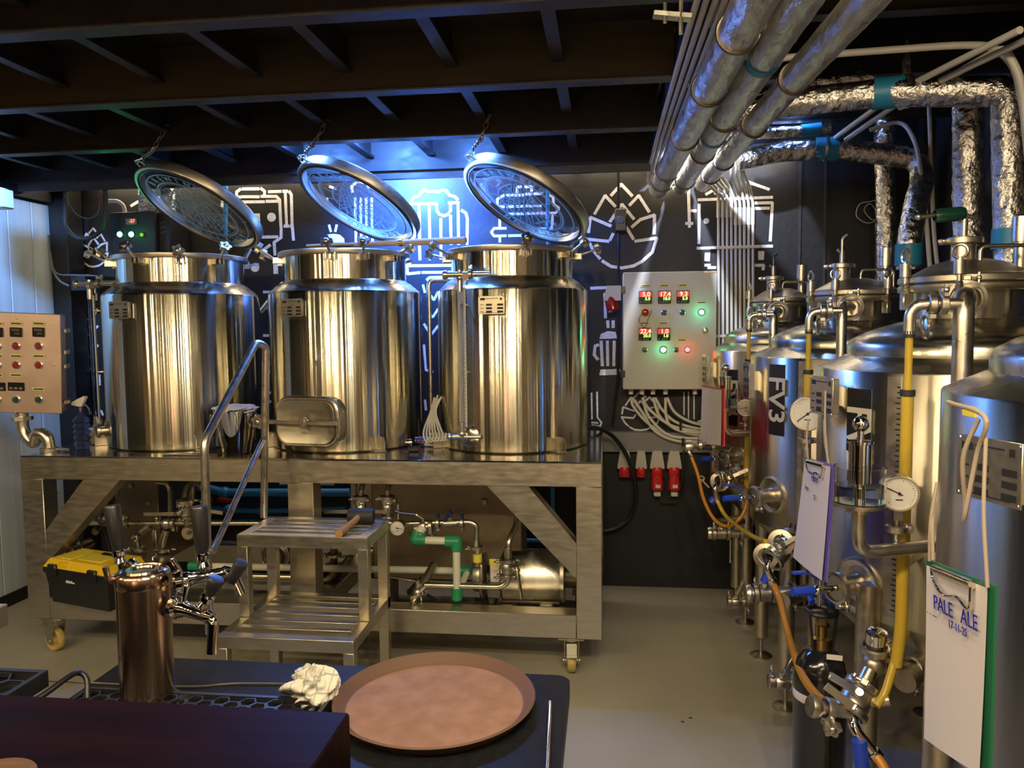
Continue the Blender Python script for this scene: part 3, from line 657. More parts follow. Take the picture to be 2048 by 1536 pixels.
for hh, px, py, lb in ((h1, 335, 250, 'chain with snap hook above the leftmost glass lid'), (h2, 655, 240, 'chain with snap hook above the middle glass lid'), (h3, 980, 230, 'chain with snap hook above the rightmost glass lid')):
    top = aY(px, py, 3.468); mid = V((top.x*.75+hh.x*.25, 3.468, 2.440)); chain([top, mid, hh], lb)
# ================================================================== FERMENTERS
def on_cyl(x, y, cx, cy, R):
    d = ray(x, y); a = d.x**2+d.y**2; b = -2*(d.x*cx+d.y*cy); c = cx*cx+cy*cy-R*R
    t = (-b-math.sqrt(max(0, b*b-4*a*c)))/(2*a); return CAM+d*t
def gauge(c, n, r, par, ang=140, name='pressure_gauge'):
    n = V(n).normalized(); c = V(c); u = Z1.cross(n).normalized(); up = n.cross(u)
    G = MB().lathe([(0, -.030), (r*.96, -.030), (r, -.024), (r, .004), (r*.96, .010), (r*.90, .010), (r*.90, .002), (0, .002)], c, n, 40).link(name, 'pipe_steel', par)
    MB().lathe([(0, .0035), (r*.89, .0035)], c, n, 32).link('dial_face', 'dial', G)
    mb = MB()
    for k in range(28):
        a = RD(225-270*k/27); rad = u*cos(a)+up*sin(a); L = .13 if k % 5 == 0 else .07
        mb.bar(c+n*.004+rad*r*.80, c+n*.004+rad*r*(.80-L), r*.02, .0006, up=n)
    mb.bar(c+n*.0042-up*r*.35-u*r*.18, c+n*.0042-up*r*.35+u*r*.18, r*.06, .0006, up=n)
    mb.link('dial_marks', 'black_ink', G, flat=True)
    a = RD(ang); rad = u*cos(a)+up*sin(a)
    MB().bar(c+n*.006-rad*r*.2, c+n*.006+rad*r*.72, r*.05, .001, up=n).cyl(c+n*.004, c+n*.009, r*.08, n=10).link('needle', 'black_ink', G)
    return G
def airlock(p, par, k=1.):
    p = V(p)
    MB().lathe([(.0, -.012), (.030, -.012), (.030, 0), (.060, .002), (.0615, .006), (.0615, .012), (0, .012)], p, n=32).link('airlock_base', 'pipe_steel', par)
    MB().lathe([(.060, .010), (.060, .100), (.056, .100), (.056, .014), (0, .014)], p, n=36).link('airlock_cup', 'clear_plastic', par)
    MB().lathe([(0, .0145), (.0555, .0145), (.0555, .055), (0, .055)], p, n=32).link('airlock_water', 'clear_plastic', par)
    MB().lathe([(.013, .01), (.013, .06), (.026, .06), (.026, .155), (.030, .157), (.030, .163), (.0, .163)], p, n=24).lathe([(0, .16), (.008, .16), (.008, .19)], p, n=12).sph(p+Z1*.205, .020, 18, 12).link('airlock_valve', 'chrome', par)
def patch(R, a0, a1, z0, z1, c, t=.002, n=8):
    mb = MB(); vs = []
    for i in range(n+1):
        a = a0+(a1-a0)*i/n
        for (r, z) in ((R, z0), (R+t, z0), (R+t, z1), (R, z1)): vs.append(V((c.x+r*cos(a), c.y+r*sin(a), z)))
    fs = []
    for i in range(n):
        for k in range(4): fs.append((i*4+k, i*4+(k+1) % 4, i*4+4+(k+1) % 4, i*4+4+k))
    fs += [(0, 1, 2, 3), (n*4+3, n*4+2, n*4+1, n*4)]
    return mb.add(vs, fs)
def fermenter(cx, cy, R, label, k):
    T = thing('fermenter', label, 'fermenter', (cx, cy, 0), 'conical fermenters along the right side'); c = V((cx, cy, 0)); s = R/.42
    rn, rf, rd = .150*s, .190*s, .335*s; ZT = 1.462
    MB().lathe([(.06, .42), (R-.004, .748), (R, .755)], c, n=72).link('cone', 'tank_steel', T)
    MB().lathe([(R, .755), (R, ZT-.004), (R-.003, ZT)], c, n=96).link('shell', 'tank_steel', T)
    MB().lathe([(R-.003, ZT), (rd+.006, ZT+.036), (rd, ZT+.038)], c, n=80).link('shoulder', 'dome_steel', T)
    MB().lathe([(rd, ZT+.036), (rd, ZT+.066), (rd-.010, ZT+.084), (rd-.045, ZT+.104), (rd-.10, ZT+.124), (rn+.02, ZT+.142), (rn, ZT+.148), (rn, ZT+.16)], c, n=80).link('dome', 'dome_steel', T)
    MB().lathe([(rn, ZT+.150), (rn, ZT+.235)], c, n=64).link('neck', 'tank_steel', T)
    zf = ZT+.228
    FL = MB().lathe([(rn-.01, zf), (rf, zf), (rf+.003, zf+.004), (rf+.003, zf+.018), (rf, zf+.021), (rn-.01, zf+.021)], c, n=72).link('neck_flange', 'frame_steel', T)
    MB().lathe([(rf-.02, zf+.021), (rf-.003, zf+.021), (rf-.003, zf+.026), (rf-.02, zf+.026)], c, n=60).link('gasket', 'rubber', T)
    LD = MB().lathe([(0, zf+.10), (.05, zf+.098), (.10*s, zf+.085), (.15*s, zf+.058), (rf-.014, zf+.046), (rf, zf+.046), (rf+.003, zf+.043), (rf+.003, zf+.029), (rf, zf+.026), (rf-.03, zf+.026)], c, n=72).link('manway_lid', 'frame_steel', T)
    for a in k['bolts']:
        d = dirn(a); q = c+d*(rf+.012)+Z1*zf; t = Z1.cross(d)
        B = MB().obox(q-Z1*.028-d*.006, (.022, .034, .05), M((t, d, Z1)).transposed(), .003).cyl(q-Z1*.03, q+Z1*.05, .007, n=10).cyl(q+Z1*.045, q+Z1*.085, .016, .016, n=16).link('swing_bolt', 'cast_steel', T)
        MB().torus(q+Z1*.108, d, .019, .0045, 24, 8).cyl(q+Z1*.08, q+Z1*.092, .006, n=8).link('eye_ring', 'pipe_steel', B)
        MB().lathe([(.009, 0), (.011, .003)]*6 and [(.009+.003*(i % 2), -.03+i*.005) for i in range(11)], q+Z1*.005, Z1, 12).link('spring', 'cast_steel', B)
    # on the lid: ferrule with clamp, arch handle, vent stub
    p = c+V(k['ferrule']); MB().lathe([(.034, 0), (.034, .085), (.046, .09), (.046, .105), (0, .105)], p+Z1*(zf+.055), n=28).link('lid_ferrule', 'pipe_steel', LD)
    clampring(p+Z1*(zf+.150), (0, 0, 1), .030, LD, side=(-1, .2, 0))
    if k.get('cock'):
        a = p+Z1*(zf+.165); MB().cyl(a, a+Z1*.05, .010, n=12).cyl(a+Z1*.04, a+Z1*.055+V((-.02, 0, 0)), .007, n=8).link('lid_cock', 'cast_steel', LD)
        if k['cock'] == 'long': MB().tube([a+Z1*.055+V((.02, 0, 0)), a+Z1*.07+V((-.02, 0, 0)), a+Z1*.06+V((-.13, 0, 0))], .007, .01).sph(a+Z1*.06+V((-.13, 0, 0)), .010).link('cock_lever', 'pipe_steel', LD); MB().lathe([(.017, 0), (.021, .01), (.021, .075), (.017, .085)], a+Z1*.062+V((-.085, 0, 0)), (1, 0, .05), 14).link('green_grip', 'green_dark', LD)
        else: MB().tube([a+Z1*.05, a+Z1*.10, a+Z1*.115+V((.02, 0, 0))], .006, .01).link('cock_lever', 'pipe_steel' if k['cock'] == 'plain' else 'green_dark', LD)
    h = c+V(k['handle']); MB().tube([h+V((-.055, 0, zf+.06)), h+V((-.055, 0, zf+.13)), h+V((.075, 0, zf+.13)), h+V((.075, 0, zf+.05))], .006, .02).link('lid_handle', 'pipe_steel', LD)
    p = c+V(k['stub']); MB().lathe([(.020, 0), (.020, .10), (.027, .10), (.027, .175), (.018, .175), (.018, .12)], p+Z1*(zf+.05), n=24).link('vent_stub', 'pipe_steel', LD)
    MB().torus(c+dirn(-45)*(rd-.06)+Z1*(ZT+.13), dirn(45), .024, .005, 20, 8).link('lifting_eye', 'pipe_steel', T)
    # label plate, level tape, side port, feet
    q = on_cyl(*k['plate'], cx, cy, R); aa = math.atan2(q.y-cy, q.x-cx); w_ = .044/R
    P = patch(R, aa-w_, aa+w_, q.z-.145, q.z+.145, c, .0015).link('number_plate', 'black_plain', T)
    n = V((cos(aa), sin(aa), 0)); r_ = Z1.cross(n)
    text('painted_number', k['text'], .125, V((q.x, q.y, q.z))+n*.0035, -Z1, r_, 'grey_box', P, .0006, bold=.002)
    q = on_cyl(*k['tape'], cx, cy, R); aa = math.atan2(q.y-cy, q.x-cx); w_ = .019/R
    P = patch(R, aa-w_, aa+w_, .78, ZT-.01, c, .001).link('level_tape', 'panel_steel', T); P.data.materials[0] = MT['cast_steel']
    mb = MB()
    for i in range(44):
        z = .80+i*.0145; L = .010 if i % 5 else .018; a_ = aa+w_-.005/R
        mb.obox(c+V((cos(a_)*(R+.0016), sin(a_)*(R+.0016), z)), (L, .001, .004), M((V((-sin(a_), cos(a_), 0)), V((cos(a_), sin(a_), 0)), Z1)).transposed())
    mb.link('tape_marks', 'black_ink', P, flat=True)
    q = on_cyl(*k['port'], cx, cy, R); n = (V((q.x, q.y, 0))-c).normalized(); n = (n+Z1*0).normalized(); z0 = q.z
    pr = k.get('pr', 1.)
    MB().lathe([(.078*pr, -.012), (.078*pr, .004), (.070*pr, .007), (.050*pr, -.002), (.030*pr, .002), (.027*pr, .075), (.036*pr, .078), (.036*pr, .086), (0, .086)], q, n, 36).link('side_port', 'pipe_steel', T)
    clampring(q+n*.082, n, .026*pr, T, side=(.2, -.2, -1))
    sp = q+n*.088
    sd = (n*.9+V((-.5, 0, 0))).normalized()
    SV = MB().cyl(sp, sp+sd*.05, .009, n=12).sph(sp+sd*.055, .015, 12, 8).cyl(sp+sd*.05, sp+sd*.05-Z1*.045, .0065, n=10).cyl(sp+sd*.05, sp+sd*.05+Z1*.03, .007, n=10).link('sample_cock', 'chrome', T)
    e = sp+sd*.05; MB().cyl(e+sd*.02, e+sd*.085, .013, .012, n=16).link('blue_grip', 'blue_grip', SV)
    MB().bar(e+Z1*.03, e+Z1*.055+sd*.05, .012, .005).bar(e+Z1*.055+sd*.045, e+Z1*.055+sd*.085, .014, .006).link('blue_lever', 'blue_grip', SV)
    mb = None
    for (lx, ly) in k['legs']:
        l = V((lx, ly, 0)); L = MB().cyl(l+Z1*.10, l+Z1*.86, .032, n=24).lathe([(.032, .10), (.028, .094), (0, .094)], l, n=24).link('leg', 'frame_steel', T)
        MB().cyl(l+Z1*.01, l+Z1*.10, .009, n=12).lathe([(0, 0), (.052, 0), (.052, .008), (.02, .016), (0, .016)], l, n=32).link('foot', 'cast_steel', L)
    # CIP down pipe with thin branch
    px, py = k['pipe']; zc_ = k.get('zc', 1.665); rp = k.get('rp', .024); P0 = V((px, py, zc_)); nk = c+Z1*zc_; dn = (V((nk.x-px, nk.y-py, 0))).normalized()
    MB().tube([nk-dn*(rn-.01), P0, V((px, py, k['za'])), V((px+(k['end'][0]-px)*.0, py, k['za']-.0))][:3], rp, .06, 20).link('down_pipe', 'pipe_steel', T)
    MB().lathe([(.036, -.02), (.052, -.008), (.052, .006), (.036, .010)], nk-dn*(rn+.03), -dn, 24).link('neck_port', 'pipe_steel', T)
    clampring(nk-dn*(rn+.045), dn, .030, T, side=(0, 0, 1))
    bxp, byp = k['branch']; b0 = V((px, py, zc_-.02)); b1 = V((bxp, byp, zc_-.02)); db = (b0-b1).normalized()
    MB().tube([b0, b1, b1-Z1*.075], .014, .045, 14).link('branch_pipe', 'pipe_steel', T)
    clampring(b1.lerp(b0, .42), db, .014, T, side=(0, 0, -1)); clampring(b1.lerp(b0, .62), db, .016, T, side=(0, 0, 1))
    tb = MB().tube([b1-Z1*.07, b1-Z1*.22], .0095, .05, 14).tube([b1-Z1*.22, V((bxp, byp, .80)), V((bxp-.01, byp, k.get('tz', .74)))], .0155, .05, 14).link('yellow_sight_hose', 'hose_yellow', T)
    for zz in (.075, .225): MB().cyl(b1-Z1*(zz-.008), b1-Z1*(zz+.008), .014 if zz < .1 else .0185, n=14).link('hose_band', 'rubber', tb)
    MB().bar(c+(V((bxp, byp, 0))-c).normalized()*(R-.01)+Z1*.98, V((bxp, byp, .98)), .03, .022).link('hose_bracket', 'frame_steel', T)
    # instrument arm
    ex, ey = k['end']; za = k['za']; e0 = V((ex, ey, za)); p0 = V((px, py, za)); da = (p0-e0).normalized()
    MB().tube([V((px, py, za+.03)), p0, p0.lerp(e0, .5), e0, e0+Z1*.10], .0165, .045, 16).link('instrument_arm', 'pipe_steel', T)
    if k.get('air'): airlock(e0+Z1*.115, T)
    gx, gy, gz, gr, ga = k['gauge']; g = V((gx, gy, gz)); gb = V((gx, gy+.02, za))
    if not k.get('air'): gb = e0+Z1*.09
    MB().cyl(gb, V((gb.x, gb.y, gz-gr*.8)), .009, n=12).obox(V((gb.x, gb.y, gz-gr-.012)), (.022, .022, .024)).link('gauge_stem', 'pipe_steel', T)
    clampring(V((gb.x, gb.y, (gb.z+gz-gr)/2)), (0, 0, 1), .015, T, side=(1, 0, 0))
    gauge(V((gb.x, gb.y-.012, gz)), V((-.22, -1, .02)), gr, T, ga)
    # rating plate on a bracket facing the aisle
    if 'np' in k:
        a, z, w_, h_ = k['np']; d = dirn(a); q = c+d*(R+.045)+Z1*z
        nameplate(q, d, w_, h_, T); MB().bar(c+d*(R-.01)+Z1*z, q-d*.02, w_*.5, h_*.5).link('plate_bracket', 'frame_steel', T)
    if 'ys' in k:
        q = on_cyl(*k['ys'], cx, cy, R); aa = math.atan2(q.y-cy, q.x-cx); w2 = k.get('yw', .024)/R
        patch(R, aa-w2, aa+w2, q.z-.010, q.z+.010, c, .001).link('yellow_sticker', 'yellow_label', T)
    # bottom outlet
    oz = k['oz']; o0 = c+Z1*.44; ox = V((k['out'][0], k['out'][1], oz))
    MB().tube([o0, V((cx, cy, oz)), ox], .030, .07, 18).link('bottom_outlet', 'frame_steel', T)
    return T
FA = fermenter(.93, 4.30, .36, 'farthest and smallest fermenter, beside the back wall, red folder hung on it', dict(bolts=(-78, -28, 50), ferrule=(-.05, -.05, 0), handle=(.06, -.02, 0), stub=(.12, .06, 0), cock='green',
    plate=(1462, 795), text='FV4', tape=(1487, 850), port=(1470, 912), pr=.8, legs=((.74, 4.15), (1.12, 4.15), (.74, 4.45), (1.12, 4.45)), pipe=(.80, 3.85), rp=.020, branch=(.69, 3.87), za=1.07, end=(.575, 3.83), air=1,
    gauge=(.672, 3.82, 1.195, .042, 190), np=(-84, 1.36, .09, .16), oz=.56, out=(.58, 4.05), tz=.80))
FB = fermenter(1.05, 3.45, .42, 'fermenter marked FV3, behind the purple folder, big gauge on its right', dict(bolts=(-74, -38, 20), ferrule=(-.06, -.02, 0), handle=(.06, -.06, 0), stub=(.13, .02, 0), cock='plain',
    plate=(1553, 800), text='FV3', tape=(1604, 850), port=(1543, 990), legs=((.74, 3.22), (1.30, 3.22), (.74, 3.73), (1.30, 3.73)), pipe=(.855, 2.95), rp=.018, branch=(.745, 2.97), za=1.05, end=(.72, 2.88),
    gauge=(.71, 2.88, 1.275, .062, 218), np=(-80, 1.36, .07, .16), ys=(1508, 716), yw=.012, oz=.50, out=(.70, 3.10), tz=.78))
FC = fermenter(1.09, 2.50, .42, 'fermenter with the clear glass airlock in front, number plate hidden behind it', dict(bolts=(-78, -30, 30), ferrule=(-.03, -.03, 0), handle=(.05, -.08, 0), stub=(.16, .03, 0), cock='long',
    plate=(1716, 878), text='FV2', tape=(1784, 950), port=(1716, 1168), legs=((.74, 2.25), (1.40, 2.25), (.74, 2.76), (1.40, 2.76)), pipe=(.885, 2.05), rp=.024, branch=(.765, 2.07), za=1.035, end=(.615, 1.95), air=1,
    gauge=(.725, 1.99, 1.175, .046, 155), np=(-76, 1.385, .13, .115), ys=(1643, 748), yw=.014, oz=.63, out=(.80, 2.13), tz=.70))
FD = fermenter(1.09, 1.56, .42, 'nearest fermenter at the right picture edge, green clipboard hung on it', dict(bolts=(-70, 10), ferrule=(-.03, -.05, 0), handle=(.05, -.08, 0), stub=(.15, .03, 0), cock='plain',
    plate=(2230, 900), text='FV1', tape=(2330, 1200), port=(2420, 1500), legs=((.76, 1.30), (1.40, 1.30), (.76, 1.82), (1.40, 1.82)), pipe=(.96, 1.08), branch=(.90, 1.10), za=1.035, end=(.84, 1.02),
    gauge=(.90, 1.02, 1.19, .046, 155), np=(-70, 1.345, .135, .11), ys=(1938, 822), yw=.022, oz=.40, out=(.80, 1.40)))
# ------------------------------------------------------------------ valve clusters of the fermenters
def cluster_pts(Y, **p): return {k: aY(v[0], v[1], Y+(v[2] if len(v) > 2 else 0)) for k, v in p.items()}
def racking(T, Y, s, pts):       # T, depth, size factor, named pixel survey points
    g = cluster_pts(Y, **pts); r = .017*s
    if 'far' in g: MB().tube([g['far'], g['cross']], r*1.05, .02, 16).link('racking_pipe', 'pipe_steel', T); clampring(g['far'].lerp(g['cross'], .35), g['cross']-g['far'], r, T, side=(0, 0, -1))
    if 'up' in g:
        MB().cyl(g['cross'], g['up'], r, n=16).link('cross_stub', 'pipe_steel', T); d = (g['up']-g['cross'])
        clampring(g['cross'].lerp(g['up'], .55), d, r, T, side=(1, 0, 0)); MB().lathe([(r*1.1, -.02), (r*1.3, -.018), (r*1.3, .012), (r*.8, .018), (0, .018)], g['up'], d, 12).link('end_cap', 'chrome', T)
    d = g['v']-g['cross']; MB().cyl(g['cross'], g['v'], r, n=16).link('racking_stub', 'pipe_steel', T)
    valve(g['v'], d, r*1.25, T, up=(-.4, -1, .3), handle=V(pts and (g.get('h', g['v']+V((-.1, 0, 0)))-g['v'])), hl=.07*s)
    MB().sph(g['cross'], r*1.5, 14, 10).link('cross_body', 'cast_steel', T)
    dd = g['t1']-g['t0']; CHP = MB().tube([g['v'], g['t0'], g['t1']], .011*s, .03, 12).link('hose_tail', 'chrome', T)
    MB().cyl(g['t1']-dd.normalized()*.012, g['t1']+dd.normalized()*.006, .0145*s, n=14).link('ferrule_nut', 'chrome', CHP)
    return g
GC = racking(FC, 2.12, 1.25, dict(far=(1862, 1348, .12), cross=(1748, 1328), up=(1752, 1272, -.02), v=(1712, 1398, -.05), h=(1640, 1355, -.05), t0=(1702, 1450, -.1), t1=(1752, 1512, -.12)))
p = aY(1700, 1425, 2.04); q = aY(1628, 1413, 2.02); MB().cyl(p, q, .017, n=16).lathe([(0, -.012), (.026, -.012), (.03, 0), (.026, .012), (0, .012)], q, q-p, 20).link('side_branch', 'cast_steel', FC); clampring(p.lerp(q, .6), q-p, .017, FC, side=(0, 0, -1))
starknob(q+V((.04, -.02, -.045)), (0, -1, -.3), .02, FC, name='wing_nut')
MB().bar(aY(1652, 1372, 2.0), aY(1705, 1412, 2.0), .020, .007, up=(0, -1, 0)).link('valve_lever', 'pipe_steel', FC)
p = aY(1780, 1400, 2.04); MB().cyl(aY(1712, 1405, 2.07), p, .015, n=14).link('side_branch', 'cast_steel', FC)
MB().tube([aY(1718, 1480, 2.0), aY(1724, 1535, 2.0)], .019, .01, 14).link('blue_grip', 'blue_grip', FC)
GB = racking(FB, 3.05, 1.25, dict(far=(1610, 1075, .1), cross=(1578, 1085), up=(1585, 1060, .05), v=(1556, 1108, -.04), h=(1600, 1085, -.04), t0=(1531, 1130, -.08), t1=(1545, 1163, -.08)))
MB().lathe([(.030, -.004), (.045, -.002), (.048, .004), (.03, .006)], aY(1532, 1112, 2.98), (-.5, -1, .2), 24).lathe([(.030, -.004), (.047, -.002), (.05, .004), (.03, .006)], aY(1562, 1085, 3.0), (-.5, -1, .2), 24).link('valve_disc', 'pipe_steel', FB)
MB().cyl(aY(1537, 1150, 3.0), aY(1530, 1165, 3.0), .02, n=14).link('blue_grip', 'blue_grip', FB)
GA = racking(FA, 3.85, 1.25, dict(far=(1500, 955, .1), cross=(1470, 958), up=(1475, 938, .05), v=(1445, 960, -.04), h=(1490, 940, -.04), t0=(1428, 972, -.08), t1=(1434, 1000, -.08)))
MB().lathe([(.030, -.004), (.045, -.002), (.048, .004), (.03, .006)], aY(1440, 963, 3.80), (-.5, -1, .2), 24).link('valve_disc', 'pipe_steel', FA)
MB().bar(aY(1402, 958, 3.8), aY(1418, 975, 3.8), .008, .008).torus(aY(1403, 957, 3.8), (0, 1, 0), .012, .004, 16, 6).link('wing_bolt', 'pipe_steel', FA)
MB().cyl(aY(1430, 997, 3.78), aY(1422, 1005, 3.78), .02, n=14).link('blue_grip', 'blue_grip', FA)
# upper valve at the farthest tank
p0, p1, p2 = aY(1455, 895, 3.95), aY(1400, 890, 3.85), aY(1378, 893, 3.83)
MB().tube([p0, p1, p2], .016, .02, 14).lathe([(0, -.02), (.03, -.018), (.034, 0), (.03, .018), (0, .02)], p2, (1, 0, 0), 20).tube([p2, p2+V((-.005, -.03, -.02)), aY(1383, 912, 3.8)], .011, .02, 10).link('upper_valve', 'cast_steel', FA)
clampring(p1, (1, 0, 0), .016, FA, side=(0, 0, 1)); clampring(p1+V((.06, 0, 0)), (1, 0, 0), .016, FA, side=(0, -1, 0))
# bottom horizontal pipes with clamps and levers
def lowpipe(T, a, b, r, Y, lever=None):
    p, q = aY(*a, Y), aY(*b, Y); MB().cyl(p, q, r, n=18).lathe([(0, -.01), (r*1.4, -.01), (r*1.5, 0), (r*1.3, .012), (0, .012)], q, q-p, 20).link('low_pipe', 'pipe_steel', T)
    valve(p.lerp(q, .72), q-p, r*.9, T, up=(0, -.6, 1), handle=(.3, 0, .7) if lever else None, hl=.08)
    clampring(p.lerp(q, .22), q-p, r, T, side=(0, 0, -1))
lowpipe(FB, (1612, 1183), (1498, 1187), .026, 3.16, 1)
lowpipe(FA, (1500, 1068), (1420, 1066), .022, 3.95)
lowpipe(FA, (1505, 1203), (1460, 1203), .018, 4.05, 1)
lowpipe(FC, (1610, 1368), (1545, 1362), .018, 2.72, 1)
MB().cyl(aY(1461, 1080, 3.95), aY(1461, 1125, 3.95), .006, .009, n=10).link('drain_pin', 'pipe_steel', FA)
# ------------------------------------------------------------------ hoses
def hose(name, pts, r, m_, label, cat='hose', group=None, n=8):
    o = MB().sweep(smooth(pts, n), r, 10).link(name, m_); return tag(o, label, cat, group)
hose('beer_hose', [aY(1383, 914, 3.80), aY(1396, 950, 3.78), aY(1408, 1000, 3.76), aY(1430, 1040, 3.74), aY(1458, 1052, 3.74), aY(1482, 1034, 3.74), aY(1494, 1005, 3.76), aY(1499, 975, 3.80)], .0085, 'hose_orange', 'thin orange hose looping below the farthest fermenter')
hose('beer_hose', [aY(1434, 1001, 3.76), aY(1450, 1030, 3.72), aY(1478, 1055, 3.5), aY(1510, 1075, 3.2), aY(1532, 1083, 3.02)], .0095, 'hose_yellow', 'yellow hose slanting down between the two farther fermenters')
hose('beer_hose', [aY(1546, 1165, 2.97), aY(1560, 1200, 2.9), aY(1577, 1270, 2.7), aY(1602, 1345, 2.4), aY(1635, 1392, 2.2), aY(1668, 1413, 2.03)], .0125, 'hose_orange', 'long orange hose hanging in front of the black gas cylinder')
hose('beer_hose', [aY(1754, 1514, 1.99), aY(1768, 1535, 1.97), aY(1790, 1580, 1.93)], .0125, 'hose_orange', 'short orange hose leaving the bottom of the picture')
hose('beer_hose', [aY(1812, 1262, 2.10), aY(1796, 1300, 2.08), aY(1772, 1380, 2.05), aY(1752, 1412, 2.03)], .011, 'hose_yellow', 'amber hose curling down behind the lower right valves')
# ------------------------------------------------------------------ CO2 cylinder
cc = V((.665, 2.44, 0)); CO = thing('gas_cylinder', 'black gas cylinder with white band between the right fermenters', 'gas cylinder', cc)
MB().lathe([(0, .01), (.07, .01), (.078, .02), (.080, .47)], cc, n=48).link('body', 'black_gloss', CO)
MB().lathe([(.0803, .43), (.081, .432), (.081, .455), (.0803, .457)], cc, n=48).link('white_band', 'paper', CO)
MB().lathe([(.080, .47), (.079, .50), (.070, .545), (.050, .575), (.028, .590), (0, .592)], cc, n=48).link('shoulder', 'black_gloss', CO)
MB().lathe([(.030, .585), (.030, .62), (.018, .625), (.018, .66), (0, .66)], cc, n=24).obox(cc+Z1*.68, (.03, .03, .04), None, .004).link('valve', 'brass', CO)
mb = MB()
for s in (-1, 1): mb.bar(cc+V((s*.028, -.02, .585)), cc+V((s*.040, -.02, .70)), .016, .006)
mb.torus(cc+Z1*.705, (0, 0, 1), .043, .009, 28, 8).link('guard', 'black_plastic', CO)
MB().torus(cc+V((0, 0, .735)), (.25, -.4, 1), .034, .010, 28, 8, RD(0), RD(200)).link('valve_wheel', 'blue_grip', CO)
MB().obox(aY(1669, 1315, 2.368), (.045, .002, .016), M.Rotation(RD(-10), 3, 'Z')).link('sticker', 'paper', CO)
# ------------------------------------------------------------------ clipboards and folders hung on strings
def hung(name, label, P, board_m, paper=True, clip=True, th=.004, writing=(), hooks=()):
    """P: four world corners (top far, top near, bottom near, bottom far)"""
    tf, tn, bn, bf = [V(p) for p in P]; n = (tn-tf).cross(bf-tf).normalized()
    if n.dot(CAM-tf) < 0: n = -n
    T = thing(name, label, 'clipboard', ((tf+tn+bn+bf)/4)); mb = MB()
    ctr = (tf+tn+bn+bf)/4; Q = [tf, tn, bn, bf]
    mb.add([q for q in Q]+[q-n*th for q in Q], [(0, 1, 2, 3), (7, 6, 5, 4)]+[(i, 4+i, 4+(i+1) % 4, (i+1) % 4) for i in range(4)]).link('board', board_m, T, flat=True)
    if paper:
        u = (tn-tf); v_ = (bf-tf)
        K = [tf+u*.03+v_*.03, tf+u*.93+v_*.02, bn-u*.07+v_*.0, bf+u*.02-v_*.01]
        mb = MB(); N = 8; vs = []
        for i in range(N+1):
            for j in range(N+1):
                s, t = i/N, j/N; q = K[0]*(1-s)*(1-t)+K[1]*s*(1-t)+K[2]*s*t+K[3]*(1-s)*t
                vs.append(q+n*(.002+.006*t*t*(.5+.5*sin(3*s))))
        mb.add(vs, [(i*(N+1)+j, (i+1)*(N+1)+j, (i+1)*(N+1)+j+1, i*(N+1)+j+1) for i in range(N) for j in range(N)])
        mb.link('paper_sheets', 'paper', T)
    if clip:
        u = (tn-tf).normalized(); d = (bf-tf).normalized(); m_ = (tf+tn)/2; w_ = (tn-tf).length
        c_ = MB().sweep([m_-u*w_*.30+n*.006+d*.008, m_+u*w_*.28+n*.006+d*.008], .0065, 10).link('clip', 'chrome', T)
        MB().sweep(smooth([m_-u*w_*.30+n*.010+d*.01, m_-u*w_*.26+n*.010+d*.026, m_-u*w_*.08+n*.012+d*.040, m_+u*w_*.12+n*.012+d*.034, m_+u*w_*.27+n*.011+d*.045, m_+u*w_*.29+n*.010+d*.012], 4), .0022, 8).link('clip_wire', 'chrome', c_)
    for (s, siz, a, b, m_) in writing:
        ux = (tn-tf).normalized()
        uy = n.cross(ux)
        text('handwriting', s, siz, tf+(tn-tf)*a+(bf-tf)*b+n*.0075, ux, uy, m_, T, .0004)
    for (hk, bb) in hooks: MB().sweep(smooth([hk, V(hk).lerp(V(bb), .5)+n*.004, bb], 5), .0028, 8).link('string', 'string', T)
    return T, n
B1 = [aX(1852, 1118, .525), aX(1990, 1172, .525), aX(1978, 1560, .525), aX(1852, 1478, .525)]
hung('clipboard', 'green clipboard with a white sheet marked PALE ALE on the nearest fermenter', B1, 'green_board', hooks=[(aX(1874, 965, .535), aX(1859, 1122, .522)), (aX(1972, 875, .535), aX(1975, 1175, .522)), (aX(1874, 965, .540), aX(1866, 1120, .522))],
     writing=[('PALE', .032, .36, .205, 'ink'), ('ALE', .032, .74, .205, 'ink'), ('17-11-25', .017, .58, .275, 'ink'), ('· · ···', .02, .18, .28, 'grey_paint')])
MB_ = MB(); kp = aX(1955, 880, .53)
MB().sweep(smooth([kp+V((0, 0, .03)), kp+V((-.01, .02, -.03)), kp+V((0, .03, -.10)), kp+V((-.01, .01, -.115)), kp+V((0, 0, -.02)), kp+V((0, -.02, .035)), kp+V((0, .10, .045))], 6), .0035, 8).link('string_knot', 'string', FD)
B2 = [aX(1610, 915, .575), aX(1668, 930, .575), aX(1652, 1165, .575), aX(1588, 1115, .575)]
hung('clipboard', 'purple clipboard with white sheets hung between the middle fermenters', B2, 'purple_plastic', hooks=[(aX(1617, 838, .585), aX(1616, 918, .572)), (aX(1651, 782, .585), aX(1656, 926, .572)), (aX(1648, 840, .585), aX(1658, 928, .572))],
     writing=[('Filtre', .030, .52, .155, 'ink'), ('Aug ··', .018, .3, .26, 'grey_paint'), ('22', .02, .6, .32, 'grey_paint')])
B3 = [aX(1404, 770, .50), aX(1448, 778, .50), aX(1448, 893, .50), aX(1401, 888, .50)]
hung('clipboard', 'red folder with white paper hung on the farthest fermenter', B3, 'red_plastic', clip=False, hooks=[(aX(1416, 735, .51), aX(1408, 772, .50)), (aX(1424, 735, .51), aX(1420, 775, .50))])
